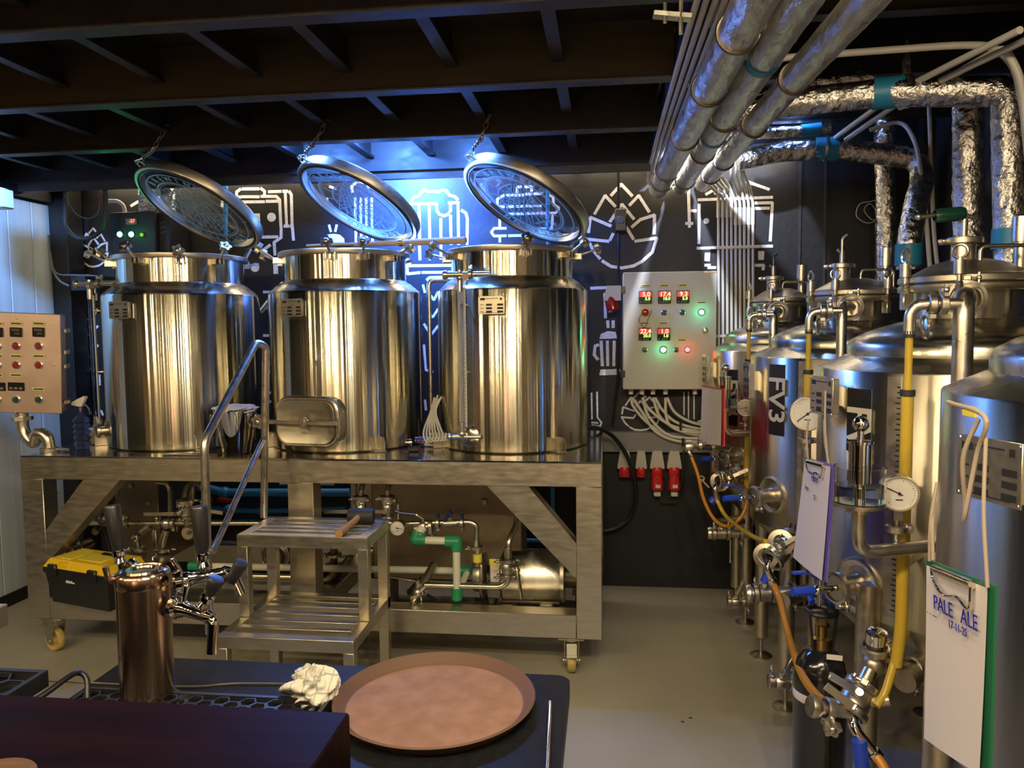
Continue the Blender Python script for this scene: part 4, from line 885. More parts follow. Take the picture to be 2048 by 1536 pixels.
# ================================================================== INSULATED PIPES UNDER THE CEILING
def foilpipe(pts, r, label, m_='foil', bend=.06, joints=(), tapes=(), rough=.035, group=None, jit=.03):
    path = fillet(pts, bend, 6, .03)
    T = thing('insulated_pipe', label, 'pipe', path[0], group)
    MB().sweep(path, r, 16, jit=jit).link('foil_jacket', m_, T)
    L = [0]
    for a, b in zip(path, path[1:]): L.append(L[-1]+(b-a).length)
    def at_(s):
        for i in range(len(path)-1):
            if L[i+1] >= s: return path[i].lerp(path[i+1], (s-L[i])/max(1e-6, L[i+1]-L[i])), (path[i+1]-path[i]).normalized()
        return path[-1], (path[-1]-path[-2]).normalized()
    for s in joints:
        p, d = at_(s); MB().torus(p, d, r*1.04, .006, 24, 6).link('joint_band', 'dark_steel', T)
    for s, w_ in tapes:
        p, d = at_(s); MB().cyl(p-d*w_/2, p+d*w_/2, r*1.06, n=28).link('blue_tape_band', 'blue_tape', T)
    return T, at_
g = 'three foil pipes running side by side towards the viewer'
foilpipe([(.300, 4.60, 2.385), (.345, 2.6, 2.385), (.36, 1.95, 2.385), (.39, .6, 2.385)], .054, 'left one of three long foil pipes under the ceiling', 'foil_soft', joints=(.25, .55, 1.25, 1.9, 2.4), group=g, jit=.02)
foilpipe([(.430, 4.60, 2.400), (.462, 2.6, 2.390), (.470, 1.95, 2.385), (.50, .6, 2.385)], .052, 'middle one of three long foil pipes, blue tape round it', 'foil_soft', joints=(.2, .9, 1.5), tapes=((2.18, .045), (1.22, .03)), group=g, jit=.02)
foilpipe([(.552, 4.60, 2.405), (.595, 2.6, 2.375), (.615, 1.95, 2.365), (.66, .6, 2.365)], .046, 'right one of three long foil pipes under the ceiling', 'foil_soft', joints=(.3, .7, 1.4, 2.0), group=g, jit=.02)
def P_(x, y, Y): return aY(x, y, Y)
Tp, at_ = foilpipe([P_(1470, 232, 3.25), P_(1560, 207, 3.2), P_(1780, 185, 3.1), P_(2015, 182, 2.95), P_(2020, 480, 2.95), P_(2022, 560, 2.95)], .053, 'bright foil pipe with blue sleeve and right-angle elbow above the fermenters', bend=.035, tapes=(), joints=())
a, b = P_(1745, 188, 3.115), P_(1806, 183, 3.095); MB().cyl(a, b, .058, n=32).link('blue_sleeve', 'blue_tape', Tp)
a = P_(1812, 182, 3.09); MB().cyl(a-X1*.010, a+X1*.010, .062, n=32).obox(a+Z1*.085, (.022, .03, .06), None, .003).cyl(a+Z1*.11, (a.x, a.y, 2.64), .005, n=8).cyl(a+Z1*.11, a+Z1*.13, .011, n=6).link('pipe_hanger', 'pipe_steel', Tp)
a = P_(2020, 478, 2.95); MB().cyl(a-Z1*.035, a+Z1*.035, .058, n=32).link('blue_sleeve', 'blue_tape', Tp)
foilpipe([P_(1936, 205, 3.35), P_(1937, 495, 3.35)], .057, 'vertical foil pipe with crumpled end left of the elbow drop', bend=.01, jit=.06)
Tp, at_ = foilpipe([P_(1475, 322, 4.25), P_(1560, 302, 4.25), P_(1680, 298, 4.22), P_(1838, 318, 4.15), P_(1845, 360, 4.1), P_(1832, 405, 4.0), P_(1818, 480, 3.9), P_(1816, 540, 3.9)], .054, 'farther foil pipe with a blue sleeve bending down beside the back corner', bend=.07)
a, b = P_(1630, 297, 4.235), P_(1676, 297, 4.22); MB().cyl(a, b, .060, n=32).link('blue_sleeve', 'blue_tape', Tp); MB().cyl(a.lerp(b, .42), a.lerp(b, .52), .064, n=32).link('pipe_clamp', 'pipe_steel', Tp)
a = P_(1817, 510, 3.9); MB().cyl(a-Z1*.05, a+Z1*.05, .060, n=32).link('blue_sleeve', 'blue_tape', Tp)
foilpipe([P_(1770, 235, 4.42), P_(1770, 320, 4.42), P_(1772, 570, 4.42)], .052, 'straight foil pipe dropping behind the fermenters to the floor', bend=.01, jit=.05)
Tp, at_ = foilpipe([P_(1500, 205, 3.45), P_(1600, 172, 3.42), P_(1745, 158, 3.4)], .040, 'short foil pipe half hidden above the blue-sleeved pipe', bend=.03)
a = P_(1640, 168, 3.415); MB().cyl(a, (a.x, a.y, 2.95), .006, n=8).link('hanger_rod', 'pipe_steel', Tp)
foilpipe([P_(1450, 270, 4.3), P_(1600, 262, 4.3), P_(1660, 255, 4.3)], .030, 'dim foil pipe in the shade under the ceiling', bend=.03, tapes=((.44, .10),))
foilpipe([(.56, 2.33, 2.60), (1.74, 2.33, 2.58)], .062, 'large dark foil duct across the top right corner', 'foil_soft', bend=.02)
foilpipe([(-2.80, 4.50, 2.62), (-2.80, 4.50, 1.3)], .050, 'left of two foil pipes behind the leftmost glass lid', bend=.02, jit=.05, group='pair of foil pipes behind the leftmost lid')
foilpipe([(-2.67, 4.52, 2.62), (-2.67, 4.52, 1.3)], .046, 'right of two foil pipes behind the leftmost glass lid', bend=.02, jit=.05, group='pair of foil pipes behind the leftmost lid')
# ------------------------------------------------------------------ conduits
def conduit(pts, r, label, bend=.05, group=None, m_='conduit', sleeves=(), cat='conduit', name='conduit'):
    T = MB().tube(pts, r, bend, 10).link(name, m_); tag(T, label, cat, group)
    for (a, b) in sleeves:
        MB().cyl(a, b, r*1.3, n=12).link('coupling', m_, T).location = V((0, 0, 0))-T.location*0
    return T
names = ['leftmost', 'second', 'third', 'fourth', 'middle', 'sixth', 'seventh', 'eighth', 'rightmost']
for i in range(9):
    x = 1437+i*8.6; xt = 1400+i*10+(8 if i > 4 else 0)
    top = aY(x, 400 if i < 4 else 415, 4.66); bot = aY(x+.5, 745, 4.66)
    T = thing('conduit', f'{names[i]} of the nine upright grey conduits beside the wall control box', 'conduit', bot, 'nine upright conduits on the back wall')
    up = aY(xt+(4 if i < 8 else -2), 352-(i > 5)*6, 4.5-.02*i)
    MB().tube([bot, top-Z1*.02, top+Z1*.03, aY((x+xt)/2+2, 372, 4.62), up, up+V((-.02, -.12, .09))], .0085, .05, 10).link('tube', 'conduit', T)
    MB().cyl(top-Z1*.10, top, .011, n=12).link('coupling', 'white_plastic', T)
for px, py in ((1470, 495), (1470, 672)):
    p = aY(px, py, 4.66); T = tag(MB().box((p.x-.14, 4.645, p.z-.008), (p.x+.14, 4.672, p.z+.008), .002).link('clip_rail', 'conduit'), 'upper clip rail across the upright conduits' if py < 600 else 'lower clip rail across the upright conduits', 'rail', 'clip rails on the upright conduits')
tag(MB().tube([aY(1506, 745, 4.64), aY(1506, 640, 4.64), aY(1512, 634, 4.64), aY(1520, 640, 4.64), aY(1520, 745, 4.64)], .009, .02, 10).link('conduit', 'conduit'), 'short bent conduit beside the row of nine', 'conduit')
for i in range(4):
    x0 = 1398+i*10
    pts = [V((.245+i*.026, 1.4, 2.463)), V((.235+i*.022, 3.6, 2.463)), V((.235+i*.020, 4.38, 2.455)), V((.235+i*.020, 4.46, 2.395)), V((.28+i*.02, 4.50, 2.375)), V((.40+i*.01, 4.56, 2.42))]
    tag(MB().tube(pts, .0095, .06, 10).link('conduit', 'conduit'), f"{['leftmost','second','third','rightmost'][i]} of four pale conduits running along the ceiling edge", 'conduit', 'four conduits along the ceiling edge')
tag(MB().tube([V((.24, 2.75, 2.60)), aY(1358, 60, 2.8), aY(1350, 95, 2.9), aY(1330, 130, 3.0), aY(1300, 255, 4.0)], .012, .04, 10).link('cable', 'black_plastic'), 'black cable curving beside the pale ceiling conduits', 'cable')
conduit([aY(1392, 168, 2.9), aY(1394, 150, 2.9), aY(1420, 140, 2.9), aY(1480, 132, 2.9), aY(1560, 116, 2.9), aY(1900, 91, 2.82), aY(1985, 90, 2.8), aY(2030, 130, 2.8), aY(2047, 215, 2.8), aY(2060, 350, 2.8)], .0125, 'pale conduit crossing behind the foil pipes and bending down at the right')
conduit([aY(1800, 215, 3.35), aY(1925, 140, 2.95), aY(1995, 100, 2.72), aY(2012, 100, 2.7), aY(2040, 150, 2.7), aY(2060, 300, 2.7)], .0125, 'pale conduit arching over the right foil elbow')
conduit([aY(1648, 292, 4.45), aY(1800, 180, 3.15), aY(2040, 60, 2.5)], .0115, 'upper of two diagonal conduits in the top right corner', group='diagonal conduits')
conduit([aY(1668, 296, 4.45), aY(1820, 190, 3.2), aY(2060, 76, 2.55)], .0115, 'lower of two diagonal conduits in the top right corner', group='diagonal conduits')
conduit([aY(1740, 260, 4.2), aY(1805, 238, 4.2), aY(1835, 290, 4.1), aY(1852, 430, 4.0), aY(1862, 560, 4.0)], .011, 'left of two pale conduits dropping behind the fermenter with the airlock', .12)
conduit([aY(1858, 210, 4.1), aY(1862, 330, 4.1), aY(1868, 470, 4.05), aY(1878, 560, 4.0)], .010, 'right of two pale conduits dropping behind the fermenter with the airlock', .1)
T = MB().sweep(smooth([aY(1757, 262, 4.66), aY(1757, 320, 4.6), aY(1756, 390, 4.6), aY(1745, 402, 4.6), aY(1720, 408, 4.6), aY(1713, 432, 4.6), aY(1735, 446, 4.6), aY(1756, 436, 4.6), aY(1742, 408, 4.6), aY(1728, 420, 4.6), aY(1745, 440, 4.6), aY(1757, 432, 4.6)], 6), .0025, 6).link('cable_coil', 'grey_box'); tag(T, 'small loose coil of thin grey wire hanging on the black panel', 'wire')
# small things at the ceiling
T = thing('beam_clamp', 'small steel clamp with bolts on the ceiling beam beside the cables', 'clamp', aY(1340, 30, 2.11)); a = aY(1345, 32, 2.09); MB().obox(a, (.10, .03, .015), M.Rotation(RD(8), 3, 'Y'), .002).cyl(a+V((.02, -.01, -.05)), a+V((.02, -.01, .05)), .006, n=8).cyl(a+V((-.02, -.01, -.02)), a+V((-.02, -.01, .03)), .005, n=8).link('plate', 'pipe_steel', T)
T = thing('pipe_bracket', 'short threaded hanger beside the left foil pipe', 'bracket', aY(1383, 190, 3.4)); a = aY(1383, 178, 3.4); MB().cyl(a-Z1*.05, (a.x, a.y, 2.49), .007, n=10).cyl(a-Z1*.06, a-Z1*.035, .014, n=8).obox(a-Z1*.09, (.03, .05, .008)).link('rod', 'pipe_steel', T)
T = thing('wall_lamp', 'round bulkhead lamp glowing behind the ends of the foil pipes', 'lamp', (.33, 4.60, 2.40)); MB().lathe([(0, 0), (.05, .0), (.06, .02), (.05, .04), (0, .045)], (.33, 4.66, 2.44), (0, -1, 0), 24).link('lens', 'warm_lamp', T); MB().torus((.33, 4.64, 2.44), (0, 1, 0), .062, .007, 28, 8).link('ring', 'pipe_steel', T)
for xx, s_, lb in ((-1.45, 1.75, 'long thin warm light strip along the top of the black wall behind the rig'), (.62, .42, 'short thin warm light strip above the upright conduits')):
    T = thing('light_strip', lb, 'lamp', (xx, 4.62, 2.60)); MB().box((xx-s_, 4.60, 2.602), (xx+s_, 4.64, 2.620)).link('channel', 'beam_paint', T); MB().box((xx-s_+.01, 4.61, 2.596), (xx+s_-.01, 4.63, 2.6015)).link('diffuser', 'warm_lamp', T)

# ================================================================== WALL CONTROL BOX
YB2 = 4.47
BX = thing('wall_control_box', 'grey steel wall control box with five red and green displays', 'control box', (.35, 4.57, 1.232))
a, b = aY(1246, 545, YB2), aY(1432, 779, YB2)
x0, x1, z0, z1 = a.x, b.x, b.z, a.z
MB().box((x0, YB2+.02, z0), (x1, 4.67, z1), .006).link('housing', 'grey_box', BX)
DO = MB().box((x0, YB2, z0), (x1, YB2+.018, z1), .004).link('door', 'grey_box', BX)
for zz in (z1-.10, z0+.09): MB().box((x0-.012, YB2-.004, zz-.02), (x0+.012, YB2+.03, zz+.02), .002).link('hinge', 'black_plastic', BX)
def fp(x, y, d=.0): p = aY(x, y, YB2-d); return p
def zp(px, py): return 1220+px/5.69, 530+py/5.69
def display(px, py, red, green, par, w_=.072, on=True):
    x, y = zp(px, py); c = fp(x, y)
    D = MB().box((c.x-w_/2, YB2-.012, c.z-w_/2), (c.x+w_/2, YB2+.005, c.z+w_/2), .002).link('display', 'black_gloss', par)
    MB().box((c.x-w_*.46, YB2-.0128, c.z+w_*.02), (c.x+w_*.46, YB2-.0122, c.z+w_*.44)).link('window', 'lcd_red', D)
    text('digits', red, w_*.50, V((c.x+w_*.06, YB2-.0134, c.z+w_*.22)), X1, Z1, 'digit_red', D, .0003, bold=.0006)
    text('digits', green, w_*.34, V((c.x+w_*.16, YB2-.0134, c.z-w_*.13)), X1, Z1, 'digit_green', D, .0003, bold=.0006)
    mb = MB()
    for k in range(3): mb.cyl((c.x-.006+k*.012, YB2-.014, c.z-w_*.38), (c.x-.006+k*.012, YB2-.011, c.z-w_*.38), .004, n=8)
    mb.cyl((c.x-w_*.36, YB2-.014, c.z-w_*.38), (c.x-w_*.36, YB2-.011, c.z-w_*.38), .004, n=8); mb.link('key_row', 'digit_off', D)
for q in ((403, 368, '5.0', '5.0'), (618, 366, '17.4', '18.0'), (828, 364, '9.3', '5.0'), (397, 788, '22.4', '20.0'), (610, 788, '1.0', '1.0')): display(*q, BX)
def lab(px, py, par):
    c = fp(*zp(px, py)); L = MB().box((c.x-.027, YB2-.004, c.z-.008), (c.x+.027, YB2+.002, c.z+.008), .001).link('label_strip', 'label_cream', par)
    MB().box((c.x-.020, YB2-.0046, c.z-.0025), (c.x+.020, YB2-.0038, c.z+.0025)).link('label_print', 'black_ink', L)
for q in ((405, 237), (617, 235), (829, 232), (1040, 428), (397, 662), (608, 661), (818, 855)): lab(*q, BX)
def button(c, m_, par, r=.013, n=(0, -1, 0), nm='button', ring='pipe_steel', key=False):
    n = V(n).normalized(); B = MB().lathe([(r*.8, 0), (r*1.3, .001), (r*1.3, .006), (r*.95, .009), (r*.95, .004)], c, n, 24).link(nm, ring, par)
    MB().lathe([(r*.95, .002), (r*.92, .012), (r*.7, .016), (0, .017)], c, n, 20).link('cap', m_, B)
    if key: MB().obox(V(c)+n*.020, (.005, .012, r*1.6), M.Rotation(RD(20), 3, 'Y')).link('key_slot', 'black_plastic', B)
    return B
for q, m_, r, key in (((614, 543), 'black_plastic', .013, 1), ((824, 541), 'black_plastic', .013, 1), ((1040, 538), 'led_green', .015, 0), ((395, 965), 'green_dark', .012, 0), ((605, 965), 'led_green', .016, 0), ((754, 963), 'green_dark', .012, 0), ((880, 963), 'led_red', .014, 0), ((1081, 745), 'pipe_steel', .013, 0)):
    button(fp(*zp(*q)), m_, BX, r, key=key)
c = fp(*zp(398, 540)); EB = MB().lathe([(0, 0), (.026, 0), (.026, .008), (0, .008)], c, (0, -1, 0), 28).link('emergency_stop', 'gold_cap', BX); EB.data.materials[0] = MT['yellow_plastic']
MB().lathe([(.010, .008), (.010, .022), (.019, .024), (.020, .034), (.012, .038), (0, .038)], c, (0, -1, 0), 24).link('stop_button', 'red_dark', EB)
MB().sweep(smooth([c+V((-.02, -.02, -.01)), c+V((-.035, -.015, -.04)), c+V((-.02, -.015, -.07)), c+V((.0, -.015, -.085)), c+V((.015, -.02, -.04)), c+V((.03, -.02, -.005)), c+V((.036, -.02, .015))], 5), .0016, 6).link('key_wire', 'grey_paint', EB)
for lc, pw, col in ((fp(*zp(1040, 538), .05), .07, (.05, 1, .5)), (fp(*zp(605, 965), .05), .07, (.05, 1, .5)), (fp(*zp(880, 963), .05), .05, (1, .05, .05))): light('indicator_glow', 'POINT', lc, pw, col, .012)
MB().box((x1-.07, YB2-.003, z1-.010), (x1-.005, YB2+.02, z1-.002)).link('maker_strip', 'panel_steel', BX)
for px in (1262, 1284, 1306, 1331, 1390):
    p = aY(px, 782, 4.56); MB().cyl((p.x, p.y, z0-.035), (p.x, p.y, z0+.004), .014, n=12).link('cable_gland', 'white_plastic', BX)
cab = [[(1262, 795), (1268, 815), (1300, 850), (1345, 873), (1400, 881), (1425, 880)], [(1264, 795), (1285, 825), (1310, 862), (1355, 882), (1420, 886)], [(1284, 795), (1300, 820), (1340, 850), (1390, 862), (1428, 866)], [(1286, 795), (1296, 830), (1330, 866), (1370, 876), (1430, 875)],
       [(1306, 795), (1318, 830), (1345, 855), (1380, 868), (1430, 872)], [(1310, 795), (1325, 820), (1350, 843), (1390, 856), (1428, 858)], [(1331, 795), (1332, 830), (1340, 850), (1362, 862), (1400, 866)], [(1334, 795), (1350, 825), (1385, 845), (1425, 852)], [(1395, 846), (1412, 835), (1424, 815), (1428, 800)]]
for i, c_ in enumerate(cab):
    T = MB().sweep(smooth([aY(x, y, 4.57-.008*(i % 4)) for x, y in c_], 6), .0085, 8).link('cable', 'white_plastic'); tag(T, ['cream cable hanging lowest but one from the left gland of the wall box', 'lowest cream cable sagging from the left gland of the wall box', 'upper of two cream cables from the second gland', 'lower of two cream cables from the second gland', 'lower of two cream cables from the third gland', 'upper of two cream cables from the third gland', 'short cream cable dropping straight from the fourth gland', 'topmost cream cable curving right from the fourth gland', 'cream cable rising at the right end of the bundle by the red folder'][i], 'cable', 'cream cables under the wall control box')
tag(MB().obox(aY(1361, 852, 4.54), (.012, .03, .05), None, .003).link('cable_tie', 'black_plastic'), 'black tie around the cream cables, above the metal strip', 'cable tie')
tag(MB().obox(aY(1366, 884, 4.54), (.014, .03, .05), None, .003).link('cable_tie', 'black_plastic'), 'black tie at the lower right end of the cream cables', 'cable tie')
# black cable drop with junction switch at the left edge of the box
p = aY(1237, 330, 4.62); T = thing('switch_cable', 'black cable with inline switch box running down over the painted hop', 'cable', (p.x, 4.62, 1.6))
MB().tube([(p.x, 4.62, 2.50), (p.x, 4.62, 2.1), aY(1237, 560, 4.62), aY(1236, 760, 4.62), aY(1225, 850, 4.62)], .008, .02, 8).link('cord', 'black_plastic', T)
c = aY(1241, 441, 4.60); MB().box((c.x-.035, 4.57, c.z-.065), (c.x+.035, 4.67, c.z+.065), .006).link('switch_box', 'black_plastic', T); MB().box((c.x-.02, 4.562, c.z-.02), (c.x+.02, 4.571, c.z+.02), .003).link('rocker', 'grey_paint', T)
# grey wall channel and red sockets
a, b = aY(1185, 862, 4.66), aY(1420, 906, 4.62)
T = tag(MB().box((a.x-.2, 4.62, b.z), (b.x+.1, 4.675, a.z), .003).link('metal_strip', 'grey_box'), 'grey metal channel fixed along the wall right of the rig', 'channel'); T.data.materials[0] = MT['mural_grey'] if 'mural_grey' in MT else mat('strip_grey', (.20, .20, .20), .3, .4)
def socket(cx, cy, kind, label, plug=False, wd=28):
    p = aY(cx, cy, 4.62); T = thing('wall_socket', label, 'socket', p, 'red and grey power sockets on the wall'); w_ = wd*4.62/F_PX
    x, y, z = p
    MB().prism([(-w_*.32, .085), (w_*.32, .085), (w_*.5, -.005), (w_*.5, -.02), (-w_*.5, -.02), (-w_*.5, -.005)], (x, y-.03, z), X1, Z1, (0, .08, 0)).link('housing', 'grey_box', T, flat=True)
    R_ = MB().lathe([(0, .0), (w_*.40, 0), (w_*.40, -.05), (w_*.36, -.058), (0, -.058)], (x, y-.01, z-.018), (0, .25, 1), 24).link('socket_collar', 'red_plastic', T)
    MB().obox((x, y-.062, z-.036), (w_*.42, .010, .030), M.Rotation(RD(14), 3, 'X'), .002).link('flap', 'red_plastic', R_)
    if plug:
        P = MB().lathe([(0, .0), (w_*.36, 0), (w_*.42, -.03), (w_*.42, -.075), (w_*.30, -.085), (0, -.085)], (x, y-.025, z-.07), (0, .12, 1), 8).link('plug', 'red_plastic', T)
        MB().box((x-w_*.24, y-.045, z-.185), (x+w_*.24, y-.005, z-.158), .004).link('cord_grip', 'white_plastic', P); MB().box((x-.014, y-.088, z-.125), (x+.014, y-.080, z-.105)).link('plug_label', 'white_plastic', P)
    return p
socket(1249, 929, 0, 'first red power socket from the left under the grey channel, empty')
socket(1282, 929, 0, 'second red power socket from the left under the grey channel, empty', wd=22)
s1 = socket(1314, 929, 0, 'third red power socket from the left, with a red plug in it', True)
s2 = socket(1348, 929, 0, 'rightmost red power socket with a red plug in it', True)
p = aY(1226, 598, 4.50); T = thing('wall_socket', 'large white and red power socket on the left side of the wall control box', 'socket', p)
MB().prism([(-.035, .075), (.045, .075), (.045, -.01), (-.055, -.01), (-.055, .0)], (p.x, p.y-.03, p.z), X1, Z1, (0, .09, 0)).link('housing', 'grey_box', T, flat=True)
MB().lathe([(0, .02), (.034, .02), (.038, -.035), (.034, -.060), (.0, -.060)], (p.x-.01, p.y, p.z-.01), (-.25, .2, 1), 24).link('plug', 'red_dark', T)
tag(MB().sweep(smooth([s1+V((0, -.02, -.18)), s1+V((.03, -.02, -.22)), s1+V((.09, -.02, -.22)), s2+V((.02, -.02, -.21)), aY(1366, 950, 4.6), aY(1368, 900, 4.6)], 6), .005, 8).link('cable', 'rubber'), 'thin black cable drooping below the two plugged red sockets', 'cable')
tag(MB().sweep(smooth([aY(1170, 855, 4.3), aY(1195, 856, 4.35), aY(1225, 872, 4.45), aY(1250, 905, 4.5), aY(1264, 940, 4.52), aY(1272, 985, 4.56), aY(1262, 1030, 4.6), aY(1235, 1055, 4.6), aY(1208, 1062, 4.6)], 8), .012, 10).link('cable', 'black_plastic'), 'thick black power cable arching from the rig top to the wall', 'cable')
# ================================================================== LEFT CORNER
c = aY(170, 462, 4.3)
T = thing('chiller_controller', 'black controller box with two green lights and a small red display', 'controller', aY(272, 500, 4.45))
a, b = aY(220, 425, 4.36), aY(312, 500, 4.36); MB().box((a.x, 4.36, b.z-.05), (b.x, 4.64, a.z), .005).link('housing', 'black_plain', T)
fx = lambda x, y: aY(x, y, 4.36)
c = fx(264, 443); S = MB().box((c.x-.035, 4.35, c.z-.018), (c.x+.035, 4.362, c.z+.018), .002).link('display', 'digit_off', T); text('digits', '-37', .028, V((c.x+.006, 4.3492, c.z)), X1, Z1, 'led_red', S, .0003)
for x in (241, 264):
    c = fx(x, 469); B = MB().lathe([(.018, 0), (.020, .004), (.017, .008)], c, (0, -1, 0), 20).link('indicator', 'pipe_steel', T); MB().lathe([(.017, .002), (.015, .012), (0, .014)], c, (0, -1, 0), 20).link('lens', 'led_green', B)
light('controller_glow', 'POINT', fx(252, 469)+V((0, -.16, .02)), .10, (.03, 1, .35), .02)
c = fx(286, 470); MB().lathe([(.016, 0), (.016, .008), (.011, .014), (0, .014)], c, (0, -1, 0), 16).link('selector', 'gold_cap', T)
mb = MB()
for k in range(3): MB().obox(aY(326, 445+k*10, 4.40), (.03, .004, .006), M.Rotation(RD(-20), 3, 'Y')).link('vent_slot', 'grey_paint', T)
MB().box((aY(312, 450, 4.4).x, 4.40, c.z-.1), (aY(340, 450, 4.4).x, 4.64, aY(312, 425, 4.4).z), .004).link('side_module', 'black_plain', T)
T = thing('loudspeaker_arm', 'black bent tube bracket with wires in the dark left corner', 'bracket', aY(170, 450, 4.3))
MB().tube([aY(131, 370, 4.3), aY(130, 455, 4.3), aY(150, 476, 4.3), aY(180, 478, 4.3), aY(205, 460, 4.3), aY(211, 430, 4.3), aY(212, 385, 4.3)], .013, .06, 12).cyl(aY(211, 345, 4.3), aY(211, 395, 4.3), .010, .014, n=10).link('tube', 'rubber', T)
MB().sweep(smooth([aY(130, 390, 4.28), aY(150, 425, 4.28), aY(175, 437, 4.28), aY(196, 425, 4.28), aY(200, 385, 4.28)], 6), .003, 6).link('wire', 'grey_paint', T); MB().sweep(smooth([aY(197, 410, 4.27), aY(201, 390, 4.27), aY(204, 410, 4.27)], 6), .0022, 6).link('wire', 'red_dark', T)
tag(MB().tube([aY(213, 402, 4.5), aY(235, 402, 4.5), aY(247, 410, 4.5), aY(250, 425, 4.5)], .012, .03, 10).link('conduit', 'conduit'), 'short pale conduit bending into the black controller box', 'conduit')
T = MB().sweep(smooth([aY(97, 470, 4.3), aY(103, 530, 4.3), aY(118, 560, 4.3), aY(138, 572, 4.3)], 6), .006, 8).link('cable', 'grey_paint'); tag(T, 'grey cable sagging along the black post at the left', 'cable')
T = MB().sweep(smooth([aY(100, 500, 4.28), aY(112, 545, 4.28), aY(150, 550, 4.28), aY(196, 552, 4.28)], 6), .004, 8).link('cable', 'grey_paint'); tag(T, 'thin grey wire crossing from the post to the junction box', 'cable')
p = aY(160, 565, 4.4); tag(MB().box((p.x-.05, 4.38, p.z-.05), (p.x+.05, 4.679, p.z+.05), .004).link('junction_box', 'black_plastic'), 'small black junction box on the dark wall beside the sight gauge', 'box')
p = aY(-8, 395, 3.6); tag(MB().box((p.x-.06, 3.55, p.z-.05), (p.x+.035, 3.68, p.z+.05), .006).link('sensor_box', 'white_plastic'), 'cream plastic box high at the left picture edge', 'box')
# steel control panel on its pipe arm
YP = 3.52
PN = thing('steel_control_panel', 'brushed steel control panel with red and green push buttons on a bent pipe', 'control panel', aY(60, 730, YP))
cR = M.Rotation(RD(16), 3, 'Z') @ M.Rotation(RD(3.0), 3, 'Y') @ M.Rotation(RD(3), 3, 'X')
W2, H2 = .46, .49; pc = aY(122, 729, YP)-(cR @ X1)*W2/2
def pp(x, y, d=.0):      # survey point lifted onto the tilted front face
    q = aY(x, y, YP); n = cR @ V((0, -1, 0)); q = CAM+(q-CAM)*(((pc-CAM).dot(n))/((q-CAM).dot(n))); return q+n*d
nP = cR @ V((0, -1, 0)); uP = cR @ X1; zP = cR @ Z1
MB().obox(pc-nP*.040, (W2-.004, .07, H2), cR, .008).link('housing', 'panel_steel', PN); FD_ = MB().obox(pc-nP*.004, (W2+.004, .010, H2+.006), cR, .003).link('front', 'panel_steel', PN)
for x in (-5, 33, 78):
    for y, kk in ((647, 'l'), (664, 'd'), (692, 'r'), (712, 'l'), (730, 'r'), (750, 'l' if x < 70 else ''), (778, 'l' if x > 70 else ''), (773, 'k' if x < 70 else ''), (799, 'g')):
        q = pp(x, y)
        if kk == 'l': L = MB().obox(q+nP*.003, (.058, .004, .018), cR, .001).link('label_strip', 'label_cream', PN); MB().obox(q+nP*.0055, (.044, .001, .006), cR).link('label_print', 'black_ink', L)
        if kk == 'd':
            D = MB().obox(q+nP*.005, (.054, .012, .046), cR, .002).link('display', 'black_gloss', PN); text('digits', '8888', .018, q+nP*.0118+zP*.010, uP, zP, 'digit_off', D, .0002); text('digits', '8888', .012, q+nP*.0118-zP*.007+uP*.006, uP, zP, 'digit_off', D, .0002)
        if kk == 'r': button(q, 'red_dark', PN, .015, nP)
        if kk == 'g': button(q, 'green_dark', PN, .015, nP)
        if kk == 'k':
            D = MB().obox(q+nP*.003, (.075, .008, .042), cR, .002).link('keypad', 'black_gloss', PN)
            for j in (-1, 0, 1): MB().obox(q+nP*.008+uP*j*.022-zP*.008, (.016, .003, .012), cR, .001).link('key', 'digit_off', D)
for x, y in ((33, 637), (108, 650), (108, 730), (106, 812), (31, 826)): MB().lathe([(0, .004), (.004, .003), (.006, 0)], pp(x, y), nP, 10).link('screw', 'pipe_steel', PN)
for y in (662, 705, 733, 805): MB().obox(pp(124, y)-nP*.03+uP*.012, (.012, .05, .02), cR, .002).link('side_catch', 'cast_steel', PN)
p0 = pp(36, 832)-nP*.04; f0 = aZ(100, 903, 1.0)
MB().tube([p0+Z1*.02, p0-Z1*.09, V((p0.x+.06, p0.y, p0.z-.155)), V((f0.x-.07, f0.y, 1.10)), V((f0.x-.01, f0.y, 1.08)), V((f0.x, f0.y, 1.0))], .029, .06, 18).link('pipe_arm', 'pipe_steel', PN)
MB().lathe([(0, -.008), (.05, -.008), (.05, .012), (0, .012)], p0-Z1*.02, (0, 0, 1), 8).link('flange_nut', 'pipe_steel', PN)
MB().lathe([(.045, 0), (.045, .018), (.032, .022)], f0, n=24).cyl(f0+V((.03, 0, .012)), f0+V((.11, -.01, .012)), .007, n=10).link('base_clamp', 'cast_steel', PN)
# ================================================================== THINGS ON THE RIG TOP
p = aZ(166, 897, 1.0); S = thing('spray_bottle', 'clear blue spray bottle with white trigger head beside the leftmost vessel', 'spray bottle', p)
pr = [(0, .001), (.034, .001)]
for k in range(5): pr += [(.030, .012+k*.030), (.040, .022+k*.030), (.040, .030+k*.030), (.030, .039+k*.030)]
pr += [(.024, .165), (.014, .180), (.013, .19)]
MB().lathe(pr, p, n=32).link('bottle', 'blue_clear', S); MB().lathe([(.016, .185), (.016, .205), (.012, .215), (0, .215)], p, n=20).link('collar', 'navy_plastic', S)
MB().prism([(-.045, .0), (-.045, .012), (-.01, .030), (.025, .045), (.035, .040), (.020, .012), (.012, -.008), (-.01, -.008)], p+V((0, -.010, .225)), X1, Z1, (0, .020, 0)).link('spray_head', 'white_plastic', S)
MB().tube([p+V((.02, 0, .228)), p+V((.045, 0, .21)), p+V((.05, 0, .175))], .006, .02, 8).link('trigger', 'navy_plastic', S)
